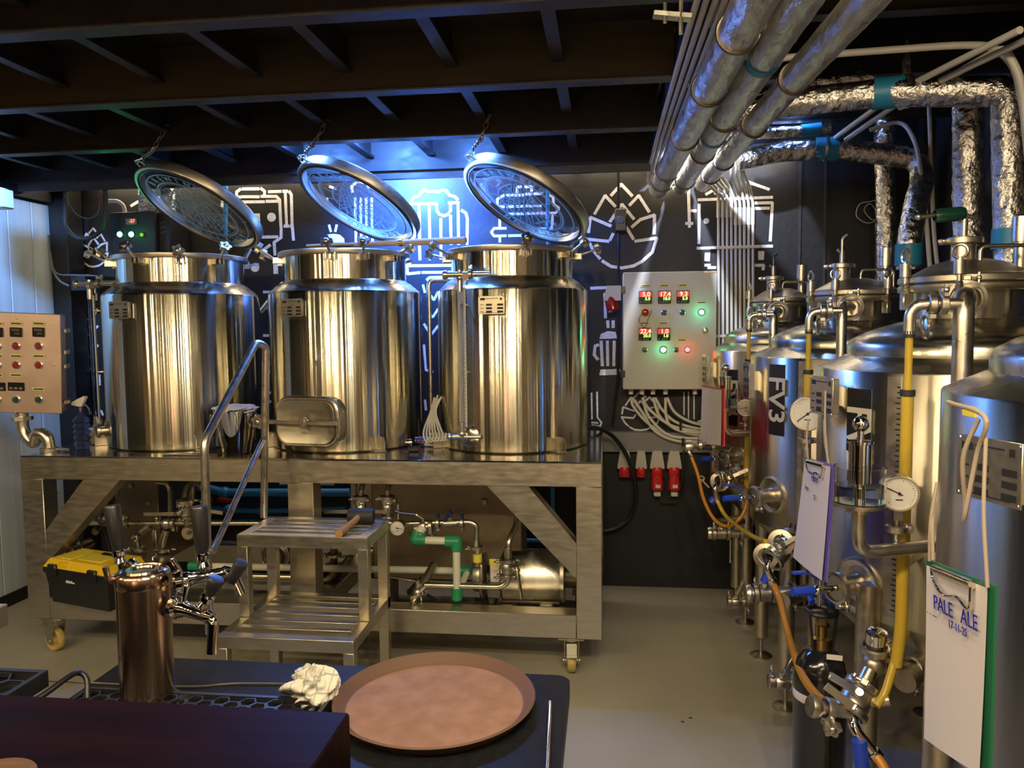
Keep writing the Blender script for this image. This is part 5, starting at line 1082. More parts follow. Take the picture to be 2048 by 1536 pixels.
p = aZ(472, 906, 1.0)+V((0, .01, 0)); B = thing('steel_bucket', 'steel ice bucket with ring handles standing on the rig, cloth over its rim', 'bucket', p)
MB().lathe([(0, .002), (.062, .002), (.066, .006), (.102, .205), (.106, .212), (.106, .218), (.099, .214), (.097, .205), (.062, .012), (0, .012)], p, n=48).link('pail', 'chrome', B)
for s in (-1, 1):
    q = p+V((s*.103, -.01, .175)); MB().sph(q+V((s*.010, 0, .005)), .014, 12, 8).torus(q+V((s*.018, 0, -.012)), (s, -.5, 0), .020, .005, 20, 8).link('ring_handle', 'chrome', B)
def crumple(c, rx, ry, rz, seed, name, m_, par=None, N=26, amp=.35, fold=5):
    rr = random.Random(seed); ph = [rr.uniform(0, 6.28) for _ in range(12)]; vs = []; fs = []
    for i in range(N+1):
        th = pi*i/N
        for j in range(2*N):
            a = pi*j/N
            k = 1+amp*(.5*sin(fold*a+ph[0]+2.3*sin(2*th+ph[1]))*sin(th)+.35*sin(7*th+3*sin(2*a+ph[2])+ph[3])+.25*abs(sin(9*a+5*th+ph[4]))-.2+.18*sin(13*th+11*a+ph[5]))
            vs.append(V(c)+V((rx*k*sin(th)*cos(a), ry*k*sin(th)*sin(a), rz*k*cos(th))))
    for i in range(N):
        for j in range(2*N): fs.append((i*2*N+j, i*2*N+(j+1) % (2*N), (i+1)*2*N+(j+1) % (2*N), (i+1)*2*N+j))
    return MB().add(vs, fs).link(name, m_, par, ang=50)
o = crumple(p+V((0, 0, .215)), .100, .100, .022, 3, 'cloth', 'cloth', N=36, amp=.22, fold=4); tag(o, 'crumpled pale cloth lying over the steel bucket', 'cloth')
# tools and fittings pile between the vessels
for (x, y, kind, lb) in ((812, 893, 'cap', 'chrome hose fitting lying at the left of the small pile on the rig'), (828, 903, 'blk', 'black clip lying in the small pile on the rig'), (842, 892, 'red', 'small coupling with red ring in the pile on the rig'), (862, 893, 'tub', 'short white tube end lying beside the coiled tubing'), (836, 870, 'pin', 'upright thin brass sprayer nozzle behind the small pile')):
    q = aZ(x, y, 1.0); T = thing('fitting', lb, 'fitting', q, 'small fittings on the rig top')
    if kind == 'cap': MB().lathe([(0, -.03), (.014, -.03), (.018, -.01), (.014, 0), (.02, .012), (.02, .03), (0, .03)], q+Z1*.021, (1, .3, 0), 16).link('body', 'chrome', T); MB().cyl(q+V((-.045, -.01, .021)), q+V((-.03, -.006, .021)), .021, n=16).link('cap', 'black_plastic', T)
    if kind == 'blk': MB().obox(q+Z1*.012, (.06, .03, .024), M.Rotation(RD(15), 3, 'Z'), .006).cyl(q+V((.02, 0, .02)), q+V((.04, .02, .03)), .006, n=8).link('body', 'black_plastic', T)
    if kind == 'red': MB().cyl(q+V((-.03, 0, .03)), q+V((.03, .01, .03)), .016, n=16).link('body', 'chrome', T); MB().cyl(q+V((-.008, -.002, .03)), q+V((.006, .002, .03)), .019, n=16).link('ring', 'red_plastic', T); MB().obox(q+V((.0, -.03, .04)), (.03, .04, .012), M.Rotation(RD(30), 3, 'Z'), .002).link('lever', 'blue_grip', T)
    if kind == 'tub': MB().tube([q+V((-.03, 0, .012)), q+V((.02, -.01, .012)), q+V((.05, .02, .02))], .009, .02, 10).link('body', 'milky_tube', T)
    if kind == 'pin': MB().cyl(q, q+Z1*.05, .012, .008, n=12).cyl(q+Z1*.05, q+Z1*.10, .003, n=8).link('body', 'brass', T)
T = thing('tubing_coil', 'coil of milky white tubing leaning between the middle and right vessels', 'tubing', aZ(868, 890, 1.0)+V((0, .1, 0))); rr = random.Random(5)
for k in range(7):
    y0 = .012*k; q = [aY(869+k*2.2, 793+rr.uniform(-3, 5), 3.84-y0), aY(862+k*1.6, 822, 3.82-y0), aY(848+k*5.5, 858+rr.uniform(-4, 4), 3.78-y0), aY(849+k*7, 878, 3.74-y0), aY(856+k*7, 884-k, 3.72-y0), aY(862+k*6, 866, 3.72-y0)]
    MB().sweep(smooth(q, 6), .0052, 8).link('loop', 'milky_tube', T)
# wooden paddle across the rims
a, b = aY(700, 492, 3.80), aY(930, 481, 3.72); T = thing('stirring_paddle', 'long pale wooden stirring paddle lying across the vessel rims', 'paddle', a)
a.z = b.z = 2.02; MB().cyl(a, a.lerp(b, .45), .012, .014, n=14).cyl(a.lerp(b, .45), b, .016, .018, n=16).sph(b, .018, 16, 8, .5, b-a).link('handle', 'paddle_wood', T); MB().cyl(a.lerp(b, .44), a.lerp(b, .47), .019, n=16).link('collar', 'brass', T)
MB().obox(a+(a-b).normalized()*.10+Z1*.0, (.26, .07, .014), M.Rotation(math.atan2(b.y-a.y, b.x-a.x), 3, 'Z'), .005).link('blade', 'paddle_wood', T)
p = aZ(378, 912, 1.0)+V((0, .03, 0)); tag(MB().obox(p+V((0, 0, .003)), (.27, .05, .006), M.Rotation(RD(3), 3, 'Z'), .001).link('metal_strip', 'dark_steel'), 'thin dark metal strip lying at the front edge of the rig top', 'strip')
# ================================================================== UNDER THE RIG
a, b = aY(742, 958, 4.05), aY(1045, 1165, 4.05)
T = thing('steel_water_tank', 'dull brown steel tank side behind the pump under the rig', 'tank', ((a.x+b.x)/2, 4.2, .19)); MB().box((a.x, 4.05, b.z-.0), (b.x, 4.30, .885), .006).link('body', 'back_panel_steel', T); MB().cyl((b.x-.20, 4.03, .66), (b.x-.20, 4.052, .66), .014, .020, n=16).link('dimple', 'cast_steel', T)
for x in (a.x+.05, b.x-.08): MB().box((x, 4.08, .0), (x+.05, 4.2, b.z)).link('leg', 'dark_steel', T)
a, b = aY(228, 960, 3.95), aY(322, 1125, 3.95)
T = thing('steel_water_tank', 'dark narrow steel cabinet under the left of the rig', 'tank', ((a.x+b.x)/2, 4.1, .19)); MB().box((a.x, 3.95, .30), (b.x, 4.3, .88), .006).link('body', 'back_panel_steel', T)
for x, y in ((263, 972), (298, 1006)): MB().lathe([(0, .012), (.012, .010), (.016, 0)], aY(x, y, 3.95), (0, -1, 0), 14).link('knob', 'cast_steel', T)
# blue water pipes on the wall
def bpipe(pts, label, g='blue water pipes behind the rig', Y=4.55, r=.016):
    P = [aY(x, y, Y) for x, y in pts]; T = thing('water_pipe', label, 'pipe', P[0], g); MB().tube(P, r, .02, 12).link('pipe_run', 'blue_pvc', T)
    for q in P[1:-1]: MB().sph(q, r*1.45, 14, 10).link('elbow', 'blue_pvc', T)
    return T
bpipe([(395, 972), (450, 985), (700, 985)], 'upper blue plastic water pipe behind the steps', r=.026)
bpipe([(405, 1015), (470, 1020), (520, 1022), (690, 1018)], 'second blue plastic water pipe, just below the upper one', r=.016)
bpipe([(420, 1042), (590, 1042)], 'lowest thin blue water pipe behind the hand rail', r=.011)
bpipe([(1105, 960), (1107, 1082), (1045, 1080)], 'blue water pipe with a right-angle elbow behind the right brace', r=.011)
bpipe([(452, 330), (452, 700)], 'upright blue pipe behind the leftmost lid', None, 4.62, .013); bpipe([(1096, 330), (1096, 700)], 'upright blue pipe behind the rightmost lid', None, 4.62, .011)
T = tag(MB().cyl(aY(560, 967, 4.60), aY(668, 968, 4.60), .010, n=12).link('slim_tube', 'white_plastic'), 'short pale tube lying above the upper blue water pipe', 'tube')
p = aY(462, 1015, 4.5); T = thing('tap', 'blue and red plastic stop tap on the water pipes', 'tap', p); MB().sph(p+V((0, -.02, -.01)), .035, 16, 10).link('body', 'blue_pvc', T); MB().cyl(p+V((-.08, 0, .05)), p+V((.03, 0, .04)), .014, n=12).link('red_lever', 'red_dark', T)
# process pipework left
PW = thing('valve_manifold', 'tangle of steel pipes, clamps and levers under the left vessel', 'pipework', aY(330, 1060, 3.62))
Y0 = 3.62
def pt(x, y, d=0): return aY(x, y, Y0+d)
MB().tube([pt(150, 1046, .1), pt(200, 1047), pt(580, 1046)], .012, .02, 12).link('cross_pipe', 'pipe_steel', PW)
MB().tube([pt(313, 964, .1), pt(335, 966, .1), pt(341, 985, .1), pt(341, 1032)], .012, .03, 12).link('riser', 'pipe_steel', PW)
MB().tube([pt(395, 962, .1), pt(375, 972, .05), pt(370, 998)], .018, .03, 14).link('riser', 'pipe_steel', PW); MB().cyl(pt(385, 970, .08), pt(385, 1000, .08), .013, n=12).link('riser', 'pipe_steel', PW)
clampring(pt(368, 1003), (0, 0, 1), .022, PW, side=(1, 0, 0)); valve(pt(371, 1022), (0, 0, 1), .022, PW, up=(-.25, -1, 0), handle=(-1, 0, -.03), hl=.175)
MB().cyl(pt(374, 1035), pt(376, 1060), .015, n=14).cyl(pt(376, 1066, .02), pt(376, 1066, -.06), .020, n=18).lathe([(0, 0), (.018, 0), (.018, -.006), (.036, -.012), (.038, .0), (.030, .012), (0, .012)], pt(377, 1066, -.07), (0, -1, 0), 28).link('tee_end', 'pipe_steel', PW); MB().cyl(pt(377, 1066, -.088), pt(377, 1066, -.094), .010, n=12).link('bore', 'black_plain', PW)
for x in (254, 320, 347): clampring(pt(x, 1047), (1, 0, 0), .015, PW, side=(0, 0, 1) if x != 347 else (0, 0, -1))
MB().sph(pt(333, 1047), .030, 16, 10).link('cross_body', 'cast_steel', PW)
MB().tube([pt(332, 1060), pt(326, 1078), pt(324, 1098)], .018, .02, 14).link('drop_pipe', 'pipe_steel', PW)
clampring(pt(324, 1100), (0, 0, 1), .022, PW, side=(1, -.2, 0)); MB().lathe([(.0, -.02), (.035, -.02), (.042, -.01), (.042, .01), (.03, .018), (0, .02)], pt(323, 1115), n=24).link('pump_inlet', 'cast_steel', PW)
MB().cyl(pt(283, 1065), pt(300, 1052), .017, n=14).cyl(pt(269, 1078), pt(275, 1072), .020, n=12).tube([pt(278, 1070), pt(272, 1078), pt(276, 1095)], .014, .02, 12).link('sprung_valve', 'pipe_steel', PW)
clampring(pt(276, 1098), (0, 0, 1), .024, PW, side=(-1, 0, 0)); MB().lathe([(0, -.02), (.040, -.02), (.046, -.01), (.046, .01), (.03, .018), (0, .02)], pt(275, 1112), n=24).link('pump_inlet', 'cast_steel', PW)
MB().bar(pt(308, 1060, -.02), pt(310, 1115, -.02), .022, .006, up=(0, -1, 0), ch=.002).cyl(pt(309, 1117, -.03), pt(309, 1117, .0), .012, n=10).link('hanging_lever', 'pipe_steel', PW)
valve(pt(200, 1022, .1), (0, 0, 1), .024, PW, up=(0, -1, 0), handle=(1, 0, .06), hl=.14, hm='dark_steel', body='dark_steel')
MB().tube([pt(205, 1000, .15), pt(205, 1040, .1), pt(190, 1065)], .018, .03, 12).sph(pt(207, 1038), .032, 14, 8).link('dark_elbow', 'dark_steel', PW)
MB().cyl(pt(148, 1104, -.12), pt(182, 1085, 0), .024, n=18).lathe([(0, 0), (.015, 0), (.015, -.01), (.034, -.01), (.036, .004), (.026, .014), (0, .014)], pt(143, 1107, -.13), (-.3, -1, -.1), 24).lathe([(.03, -.01), (.036, 0), (.03, .01)], pt(160, 1097, -.07), (-.5, -.8, -.1), 20).link('sight_glass', 'copper_steel', PW)
valve(pt(412, 1015, .05), (0, 0, 1), .018, PW, up=(.2, -1, 0), handle=(1, 0, -.12), hl=.11)
MB().tube([pt(392, 962, .12), pt(415, 990, .1), pt(422, 1005, .1)], .012, .03, 12).link('riser', 'pipe_steel', PW)
rr = random.Random(9)
for k in range(7):
    x = rr.uniform(105, 250); pts_ = [pt(x+rr.uniform(-15, 15), 965+rr.uniform(0, 30), .25), pt(x+rr.uniform(-25, 25), 1020, .2), pt(x+rr.uniform(-30, 30), 1070, .2), pt(x+rr.uniform(-20, 20), 1110+rr.uniform(0, 40), .2)]
    tag(MB().sweep(smooth(pts_, 5), .0022 if k % 3 else .004, 6).link('loose_wire', 'grey_paint' if k % 3 else 'rubber'), 'loose thin dark wire hanging behind the left brace', 'wire', 'loose wires behind the left brace')
for k in range(3): tag(MB().sweep(smooth([aY(100+k*4, 962, 3.7), aY(104+k*3, 985, 3.7), aY(96+k*3, 1015, 3.7), aY(97+k*2, 1030, 3.7)], 5), .006, 8).link('cream_cable', 'white_plastic'), ['leftmost', 'middle', 'rightmost'][k]+' of three cream cables beside the left rig leg', 'cable', 'cream cables by the left rig leg')
# middle valves
PW2 = thing('valve_manifold', 'pair of capped valve drops under the middle vessel', 'pipework', aY(730, 1000, 3.62))
for x, hx in ((722, -1), (775, -1)):
    MB().tube([pt(x+35, 958, .15), pt(x+6, 962, .05), pt(x, 980), pt(x, 992)], .014, .02, 12).link('riser', 'pipe_steel', PW2); clampring(pt(x, 995), (0, 0, 1), .021, PW2, side=(-1, -.3, 0)); clampring(pt(x, 1000), (0, 0, 1), .021, PW2, side=(1, -.3, 0), wing=False)
    valve(pt(x, 1018), (0, 0, 1), .018, PW2, up=(0, -1, 0), handle=(-1, 0, -.02), hl=.17 if x < 750 else .10)
MB().tube([pt(775, 1030), pt(775, 1046), pt(830, 1048), pt(850, 1048)], .011, .02, 12).link('pipe_run', 'pipe_steel', PW2)
MB().cyl(pt(708, 960, .12), pt(708, 1030, .12), .018, n=14).link('tail_pipe', 'pipe_steel', PW2)
G_ = gauge(aY(795, 1056, 3.52), (0.02, -1, .05), .038, PW2, 350); MB().cyl(aY(797, 1040, 3.56), aY(797, 1010, 3.6), .008, n=10).link('gauge_stem', 'pipe_steel', PW2)
PW3 = thing('flow_valve_run', 'steel pipe run with blue-handled ball valves feeding the pump', 'pipework', aY(900, 1046, 3.55))
Y0 = 3.55
MB().tube([pt(820, 1047), pt(940, 1044), pt(953, 1050), pt(953, 1085)], .0125, .035, 14).cyl(pt(953, 1078), pt(953, 1095), .012, .019, n=14).link('pipe_run', 'pipe_steel', PW3)
for x in (876, 924): clampring(pt(x, 1046), (1, 0, 0), .015, PW3, side=(0, 0, -1)); MB().obox(pt(x, 1034), (.014, .02, .028), None, .003).link('clip_nut', 'navy_plastic', PW3)
MB().cyl(pt(888, 1047), pt(915, 1046), .018, n=16).obox(pt(900, 1038), (.02, .02, .02)).link('ball_valve', 'cast_steel', PW3); MB().bar(pt(890, 1042, -.01), pt(900, 1022, -.02), .015, .010, ch=.002).bar(pt(898, 1025, -.02), pt(902, 1030, -.02), .02, .02).link('blue_lever', 'navy_plastic', PW3)
MB().cyl(pt(830, 1058), pt(865, 1052), .020, n=16).sph(pt(846, 1052), .026, 14, 10).cyl(pt(846, 1050), pt(846, 1036), .008, n=8).link('ball_valve', 'cast_steel', PW3); clampring(pt(862, 1052), (1, 0, .1), .018, PW3, side=(0, -1, -1))
MB().tube([pt(846, 1037, -.02), pt(833, 1030, -.03), pt(826, 1027, -.03)], .005, .01, 8).link('lever_stem', 'pipe_steel', PW3); MB().tube([pt(832, 1029, -.03), pt(800, 1026, -.04), pt(790, 1021, -.04)], .0075, .02, 8).link('blue_lever', 'navy_plastic', PW3)
clampring(pt(953, 1095), (0, 0, 1), .019, PW3, side=(-1, 0, 0))
# white and green plastic pipes
PR = thing('plastic_pipe_run', 'cream plastic water pipe with green elbows in front of the pump', 'pipe', aY(910, 1130, 3.50)); Y0 = 3.50
MB().cyl(pt(832, 1080), pt(905, 1082), .0185, n=18).cyl(pt(913, 1092), pt(914, 1185), .0185, n=18).cyl(pt(845, 1056, .03), pt(835, 1070), .022, n=16).link('pipe_run', 'ppr_white', PR)
MB().cyl(pt(914, 1186), pt(936, 1142, .15), .016, n=16).link('pipe_run', 'ppr_white', PR); MB().cyl(pt(400, 1132, .22), pt(936, 1142, .15), .018, n=16).link('long_pipe', 'ppr_white', PR)
for c_, d1, d2 in (((830, 1079), (1, 0, 0), (.4, .3, 1)), ((913, 1083), (-1, 0, 0), (0, 0, -1))):
    q = pt(*c_); MB().sph(q, .027, 16, 12).cyl(q, q+V(d1).normalized()*.052, .027, n=20).cyl(q, q+V(d2).normalized()*.042, .027, n=20).link('green_elbow', 'ppr_green', PR)
q = pt(914, 1188); MB().cyl(q-Z1*.022, q+Z1*.03, .026, n=20).sph(q-Z1*.022, .026, 16, 8, .5).link('green_elbow', 'ppr_green', PR)
q = pt(934, 1142, .15); MB().cyl(q-X1*.03, q+X1*.01, .025, n=20).sph(q, .026, 16, 10).link('green_elbow', 'ppr_green', PR); q = pt(390, 1132, .22); MB().cyl(q-X1*.03, q+X1*.03, .024, n=20).link('green_elbow', 'ppr_green', PR)
# pump
PU = thing('transfer_pump', 'polished steel transfer pump lying under the right of the rig', 'pump', aY(1060, 1200, 3.68)); Y0 = 3.68
pa, pb = pt(1005, 1150), pt(1128, 1150); rp_ = .123
MB().lathe([(0, 0), (rp_*.92, 0), (rp_, .01), (rp_, (pb-pa).length-.015), (rp_*.95, (pb-pa).length), (0, (pb-pa).length+.004)], pa, pb-pa, 48).link('motor_shell', 'tank_steel', PU)
MB().cyl(pb-X1*.012, pb+X1*.004, rp_*1.04, n=48).link('end_ring', 'frame_steel', PU); MB().cyl(pb, pb+V((.17, 0, 0)), .06, n=24).link('rear_cap', 'dark_steel', PU)
MB().cyl(pt(985, 1150), pa, .055, n=28).link('coupling', 'cast_steel', PU); MB().obox(pt(990, 1142, -.06), (.045, .004, .11), None, .001).link('pump_label', 'paper', PU); MB().obox(pt(988, 1124, -.062), (.045, .004, .03), None, .001).link('yellow_label', 'yellow_label', PU)
h0 = pt(968, 1150); MB().lathe([(0, -.05), (.075, -.05), (.080, -.04), (.080, -.006), (.112, -.004), (.115, .006), (.08, .010), (.05, .02)], h0, X1, 40).link('pump_head', 'cast_steel', PU); MB().torus(h0+X1*.0, X1, .105, .008, 40, 8).link('head_clamp', 'pipe_steel', PU)
MB().cyl(pt(955, 1092, -.1), pt(955, 1130, -.08), .020, n=16).link('outlet', 'pipe_steel', PU); MB().cyl(pt(955, 1108, -.1), pt(955, 1123, -.1), .0225, n=18).link('yellow_band', 'yellow_label', PU)
MB().cyl(h0+V((.02, -.06, -.16)), h0+V((-.01, .03, -.10)), .02, n=12).obox(h0+V((.03, 0, -.155)), (.05, .08, .05), None, .006).link('pump_foot', 'black_plastic', PU)
for x in (1018, 1095): MB().obox(pt(x, 1206), (.06, .20, .05), None, .003).link('foot_plate', 'frame_steel', PU)
MB().obox(pt(1060, 1193), (.30, .16, .012), None, .002).link('base_plate', 'dark_steel', PU)
# suction line, front
PS = thing('suction_pipe', 'bent steel pipe with clamps and a hanging lever in front of the pump', 'pipe', aY(1015, 1150, 3.50)); Y0 = 3.50
MB().tube([pt(1033, 965, .25), pt(1033, 1050, .1), pt(1018, 1080), pt(1016, 1110), pt(1016, 1165), pt(1000, 1174), pt(850, 1170)], .014, .03, 14).link('pipe_run', 'pipe_steel', PS); MB().cyl(pt(1016, 1095), pt(1016, 1120), .018, .020, n=14).link('reducer', 'pipe_steel', PS)
clampring(pt(1015, 1121), (0, 0, 1), .022, PS, side=(-1, 0, 0)); valve(pt(1014, 1137), (0, 0, 1), .018, PS, up=(1, -.4, 0), handle=(.15, 0, -1), hl=.14); clampring(pt(1013, 1152), (0, 0, 1), .019, PS, side=(-1, 0, 0))
q = pt(835, 1185); MB().sph(q, .028, 14, 10).cyl(q, pt(850, 1170), .018, n=14).cyl(q, q+V((0, 0, .06)), .012, n=12).cyl(q+V((.02, 0, .03)), q+V((.055, .12, .10)), .02, n=12).link('ball_valve', 'cast_steel', PS)
MB().bar(q+Z1*.055, pt(780, 1153), .020, .007, ch=.002).link('lever', 'pipe_steel', PS); MB().tube([q, pt(827, 1200), pt(823, 1222)], .017, .02, 14).link('spout', 'pipe_steel', PS); clampring(pt(830, 1190), (-.3, 0, 1), .019, PS, side=(1, 0, 0)); MB().bar(pt(842, 1190), pt(846, 1222), .010, .005).link('wing_lever', 'pipe_steel', PS)
MB().cyl(pt(820, 1185, .4), pt(850, 1155, .3), .02, n=12).link('stub', 'dark_steel', PS)
tag(MB().sweep(smooth([aZ(855, 1190, .3), aZ(880, 1205, .25), aZ(915, 1222, .2), aZ(950, 1230, .16)], 5), .008, 8).link('cable', 'rubber'), 'short black cable hanging below the cream pipe', 'cable')
T = thing('drain_valve', 'dull steel clamped elbow behind the step ladder', 'valve', aY(670, 1140, 3.75)); Y0 = 3.75
MB().tube([pt(668, 1095), pt(667, 1150), pt(655, 1160), pt(640, 1165)], .020, .03, 14).link('elbow', 'dark_steel', T); clampring(pt(667, 1110), (0, 0, 1), .024, T, side=(-1, 0, 0)); clampring(pt(667, 1130), (0, 0, 1), .024, T, side=(1, 0, 0)); MB().cyl(pt(680, 1113), pt(706, 1113), .007, n=10).bar(pt(676, 1135), pt(700, 1110, -.1), .018, .006).link('lever', 'dark_steel', T)
p = aY(665, 1175, 3.8); tag(MB().box((p.x-.12, 3.72, .30), (p.x+.05, 3.92, p.z+.01), .01).link('control_box', 'black_plastic'), 'black plastic box in the shade behind the steps', 'box')
T = thing('transfer_pump', 'dark rusty pump end seen between the steps', 'pump', aY(540, 1120, 3.9)); q = aY(545, 1115, 3.85); MB().lathe([(0, 0), (.05, 0), (.06, .02), (.085, .03), (.09, .05), (.09, .2), (0, .2)], q, (0, 1, 0), 36).link('body', 'dark_steel', T); MB().lathe([(0, -.004), (.045, -.004), (.045, .002)], q, (0, 1, 0), 24).link('cap', 'copper_steel', T); MB().torus(q+V((0, .03, 0)), (0, 1, 0), .078, .008, 30, 8).link('ring', 'cast_steel', T)
T = tag(MB().cyl(aY(490, 1152, 3.6), aY(585, 1154, 3.6), .015, n=14).link('steel_tube', 'pipe_steel'), 'short steel tube lying level behind the step ladder', 'tube')
# ================================================================== TOOLBOX
a = aY(84, 1150, 3.36); TB = thing('toolbox', 'black toolbox with yellow lid and black latches on the rig rail', 'toolbox', (-2.445, 3.36, .30))
W_, D_, H_ = .43, .21, .15; o = V((-2.445, 3.36, .301)); Rz = M.Rotation(RD(-16), 3, 'Z')
def tb(c, s, ch, n, m_, par): return MB().obox(o+Rz @ V(c), s, Rz, ch).link(n, m_, par)
mb = MB(); low = [(-W_/2+.025, -D_/2+.02), (W_/2-.025, -D_/2+.02), (W_/2-.025, D_/2-.02), (-W_/2+.025, D_/2-.02)]; hi_ = [(-W_/2+.005, -D_/2+.003), (W_/2-.005, -D_/2+.003), (W_/2-.005, D_/2-.003), (-W_/2+.005, D_/2-.003)]
mb.add([o+Rz @ V((x, y, 0)) for x, y in low]+[o+Rz @ V((x, y, H_)) for x, y in hi_], [(0, 1, 2, 3), (4, 5, 6, 7)]+[(i, (i+1) % 4, 4+(i+1) % 4, 4+i) for i in range(4)]).link('base', 'black_plastic', TB, flat=True)
tb((0, 0, H_+.012), (W_+.01, D_+.008, .030), .004, 'rim', 'black_plastic', TB)
mb = MB(); t0 = H_+.026; lo = [(-W_/2, -D_/2-.002), (W_/2, -D_/2-.002), (W_/2, D_/2), (-W_/2, D_/2)]; hi2 = [(-W_/2+.018, -D_/2+.022), (W_/2-.018, -D_/2+.022), (W_/2-.018, D_/2-.012), (-W_/2+.018, D_/2-.012)]
LDT = mb.add([o+Rz @ V((x, y, t0)) for x, y in lo]+[o+Rz @ V((x, y, t0+.036)) for x, y in hi2], [(0, 1, 2, 3), (4, 5, 6, 7)]+[(i, (i+1) % 4, 4+(i+1) % 4, 4+i) for i in range(4)]).link('lid', 'yellow_plastic', TB, flat=True)
tb((.03, -.01, t0+.038), (.16, .09, .006), .003, 'lid_recess', 'yellow_label', LDT); tb((.05, .052, t0+.040), (.11, .022, .010), .003, 'carry_grip', 'black_plastic', LDT); tb((-.12, .0, t0+.038), (.09, .14, .005), .002, 'lid_window', 'yellow_label', LDT); tb((-.09, -.095, t0+.016), (.06, .022, .028), .002, 'lid_rib', 'yellow_plastic', LDT)
for x in (-.145, .12): tb((x, -D_/2-.006, t0-.008), (.055, .018, .055), .004, 'latch', 'black_plastic', TB)
mb = MB(); lx = -.075
mb.prism([(0, 0), (.06, .0), (.055, .008), (.045, .006), (.04, .014), (.028, .008), (.02, .014), (.008, .010), (.002, .014)], o+Rz @ V((-.06, -D_/2-.003, H_-.035)), Rz @ X1, Z1, Rz @ V((0, -.002, 0))); mb.link('paint_smear', 'paper', TB, flat=True)
# ================================================================== STEP LADDER
SL = thing('step_ladder', 'two-tread brushed steel step ladder with tubular hand rail', 'step ladder', (-1.25, 3.05, 0))
X0, X1_ = -1.525, -.965; sq = .044
def sb(n, p, q, w_=sq, t_=sq): return MB().bar(p, q, w_, t_, ch=.002).link(n, 'frame_steel', SL)
yl, ym, yb = 2.80, 3.00, 3.27; zl, zt = .40, .75
for (y, z, nm) in ((yl, zl, 'tread_front'), (ym, zt, 'tread_front'), (yb, zt, 'tread_back'), (yb, zl, 'tread_back')): MB().box((X0, y-.022, z-.05), (X1_, y+.022, z), .002).link(nm, 'frame_steel', SL)
for x in (X0, X1_-sq):
    MB().box((x, yl+.022, zl-.05), (x+sq, yb-.022, zl-.001), .002).link('side_rail', 'frame_steel', SL); MB().box((x, ym+.022, zt-.05), (x+sq, yb-.022, zt-.001), .002).link('side_rail', 'frame_steel', SL)
    for y, z in ((yl, zl), (yb, zt)): MB().box((x, y-.021, .02), (x+sq, y+.021, z-.05), .002).link('leg', 'frame_steel', SL); MB().box((x+.004, y-.018, 0), (x+sq-.004, y+.018, .02)).link('rubber_foot', 'rubber', SL)
    MB().box((x, ym-.021, zl-.0), (x+sq, ym+.021, zt-.05), .002).link('leg', 'frame_steel', SL)
for y in (2.895, 2.975, 3.055, 3.14, 3.20): MB().box((X0+sq, y-.016, zl-.03), (X1_-sq, y+.016, zl-.002), .002).link('tread_slat', 'frame_steel', SL)
for y in (3.075, 3.135, 3.195): MB().box((X0+sq, y-.016, zt-.03), (X1_-sq, y+.016, zt-.002), .002).link('tread_slat', 'frame_steel', SL)
hA = aY(418, 1235, 2.80); hB = aY(421, 880, 2.84); hC = aY(513, 684, 3.24); hD = aY(526, 1038, 3.26)
MB().tube([V((hA.x, 2.80, .40)), V((hA.x, 2.80, 1.16)), V((hB.x+.16, 3.22, hC.z+.0)), V((hB.x+.165, 3.27, hC.z-.04)), V((hB.x+.165, 3.27, .75))][:0] or [V((hA.x, 2.80, .40)), V((hA.x+.01, 2.80, hB.z)), hC, hC+V((.03, .03, -.02)), V((hD.x, 3.27, .75))], .0165, .045, 16).link('hand_rail', 'pipe_steel', SL)
m0, m1 = aY(526, 880, 3.26), aY(425, 1105, 2.80); MB().tube([m0, m1], .013, .02, 12).link('mid_rail', 'pipe_steel', SL)
# mallet on the top tread
p = aY(722, 1020, 3.20); p.z = .75+.034; T = thing('mallet', 'rubber mallet with a wooden handle lying on the top tread', 'mallet', p)
MB().lathe([(0, -.055), (.030, -.055), (.033, -.048), (.033, .048), (.030, .055), (0, .055)], p, (1, .12, 0), 28).link('head', 'rubber', T)
q = aY(680, 1066, 2.99); q.z = .765; MB().sweep([p+V((-.005, -.02, .0)), p.lerp(q, .3), p.lerp(q, .7), q, q+(q-p).normalized()*.012], lambda t: .013+.004*t, 14).link('handle', 'wood_handle', T)
# ================================================================== FOREGROUND: BAR
CT = thing('bar_counter', 'black rounded counter top with a steel edge seam under the round tray', 'counter', (-.6, 1.2, 0))
def rr_poly(x0, y0, x1, y1, r, n=8):
    out = []
    for cx, cy, a0 in ((x1-r, y1-r, 0), (x0+r, y1-r, 90), (x0+r, y0+r, 180), (x1-r, y0+r, 270)):
        for k in range(n+1): a = RD(a0+90*k/n); out.append((cx+r*cos(a), cy+r*sin(a)))
    return out
xl_, xr_, yb_ = -1.02, -.072, 1.500
MB().prism(rr_poly(xl_, .95, xr_, yb_, .03), (0, 0, .868), X1, Y1, (0, 0, .032)).link('worktop', 'counter_black', CT, ang=60)
MB().box((xl_+.02, .97, .0), (xr_-.015, yb_-.02, .868), .004).link('cabinet', 'black_plain', CT)
a, b = aZ(342, 1373, .903), aZ(690, 1372, .903); MB().sweep(smooth([a+V((-.4, 0, 0)), a, a.lerp(b, .4)+V((0, .012, 0)), b, b+V((.03, -.03, 0))], 8), .0022, 6).link('seam_line', 'frame_steel', CT)
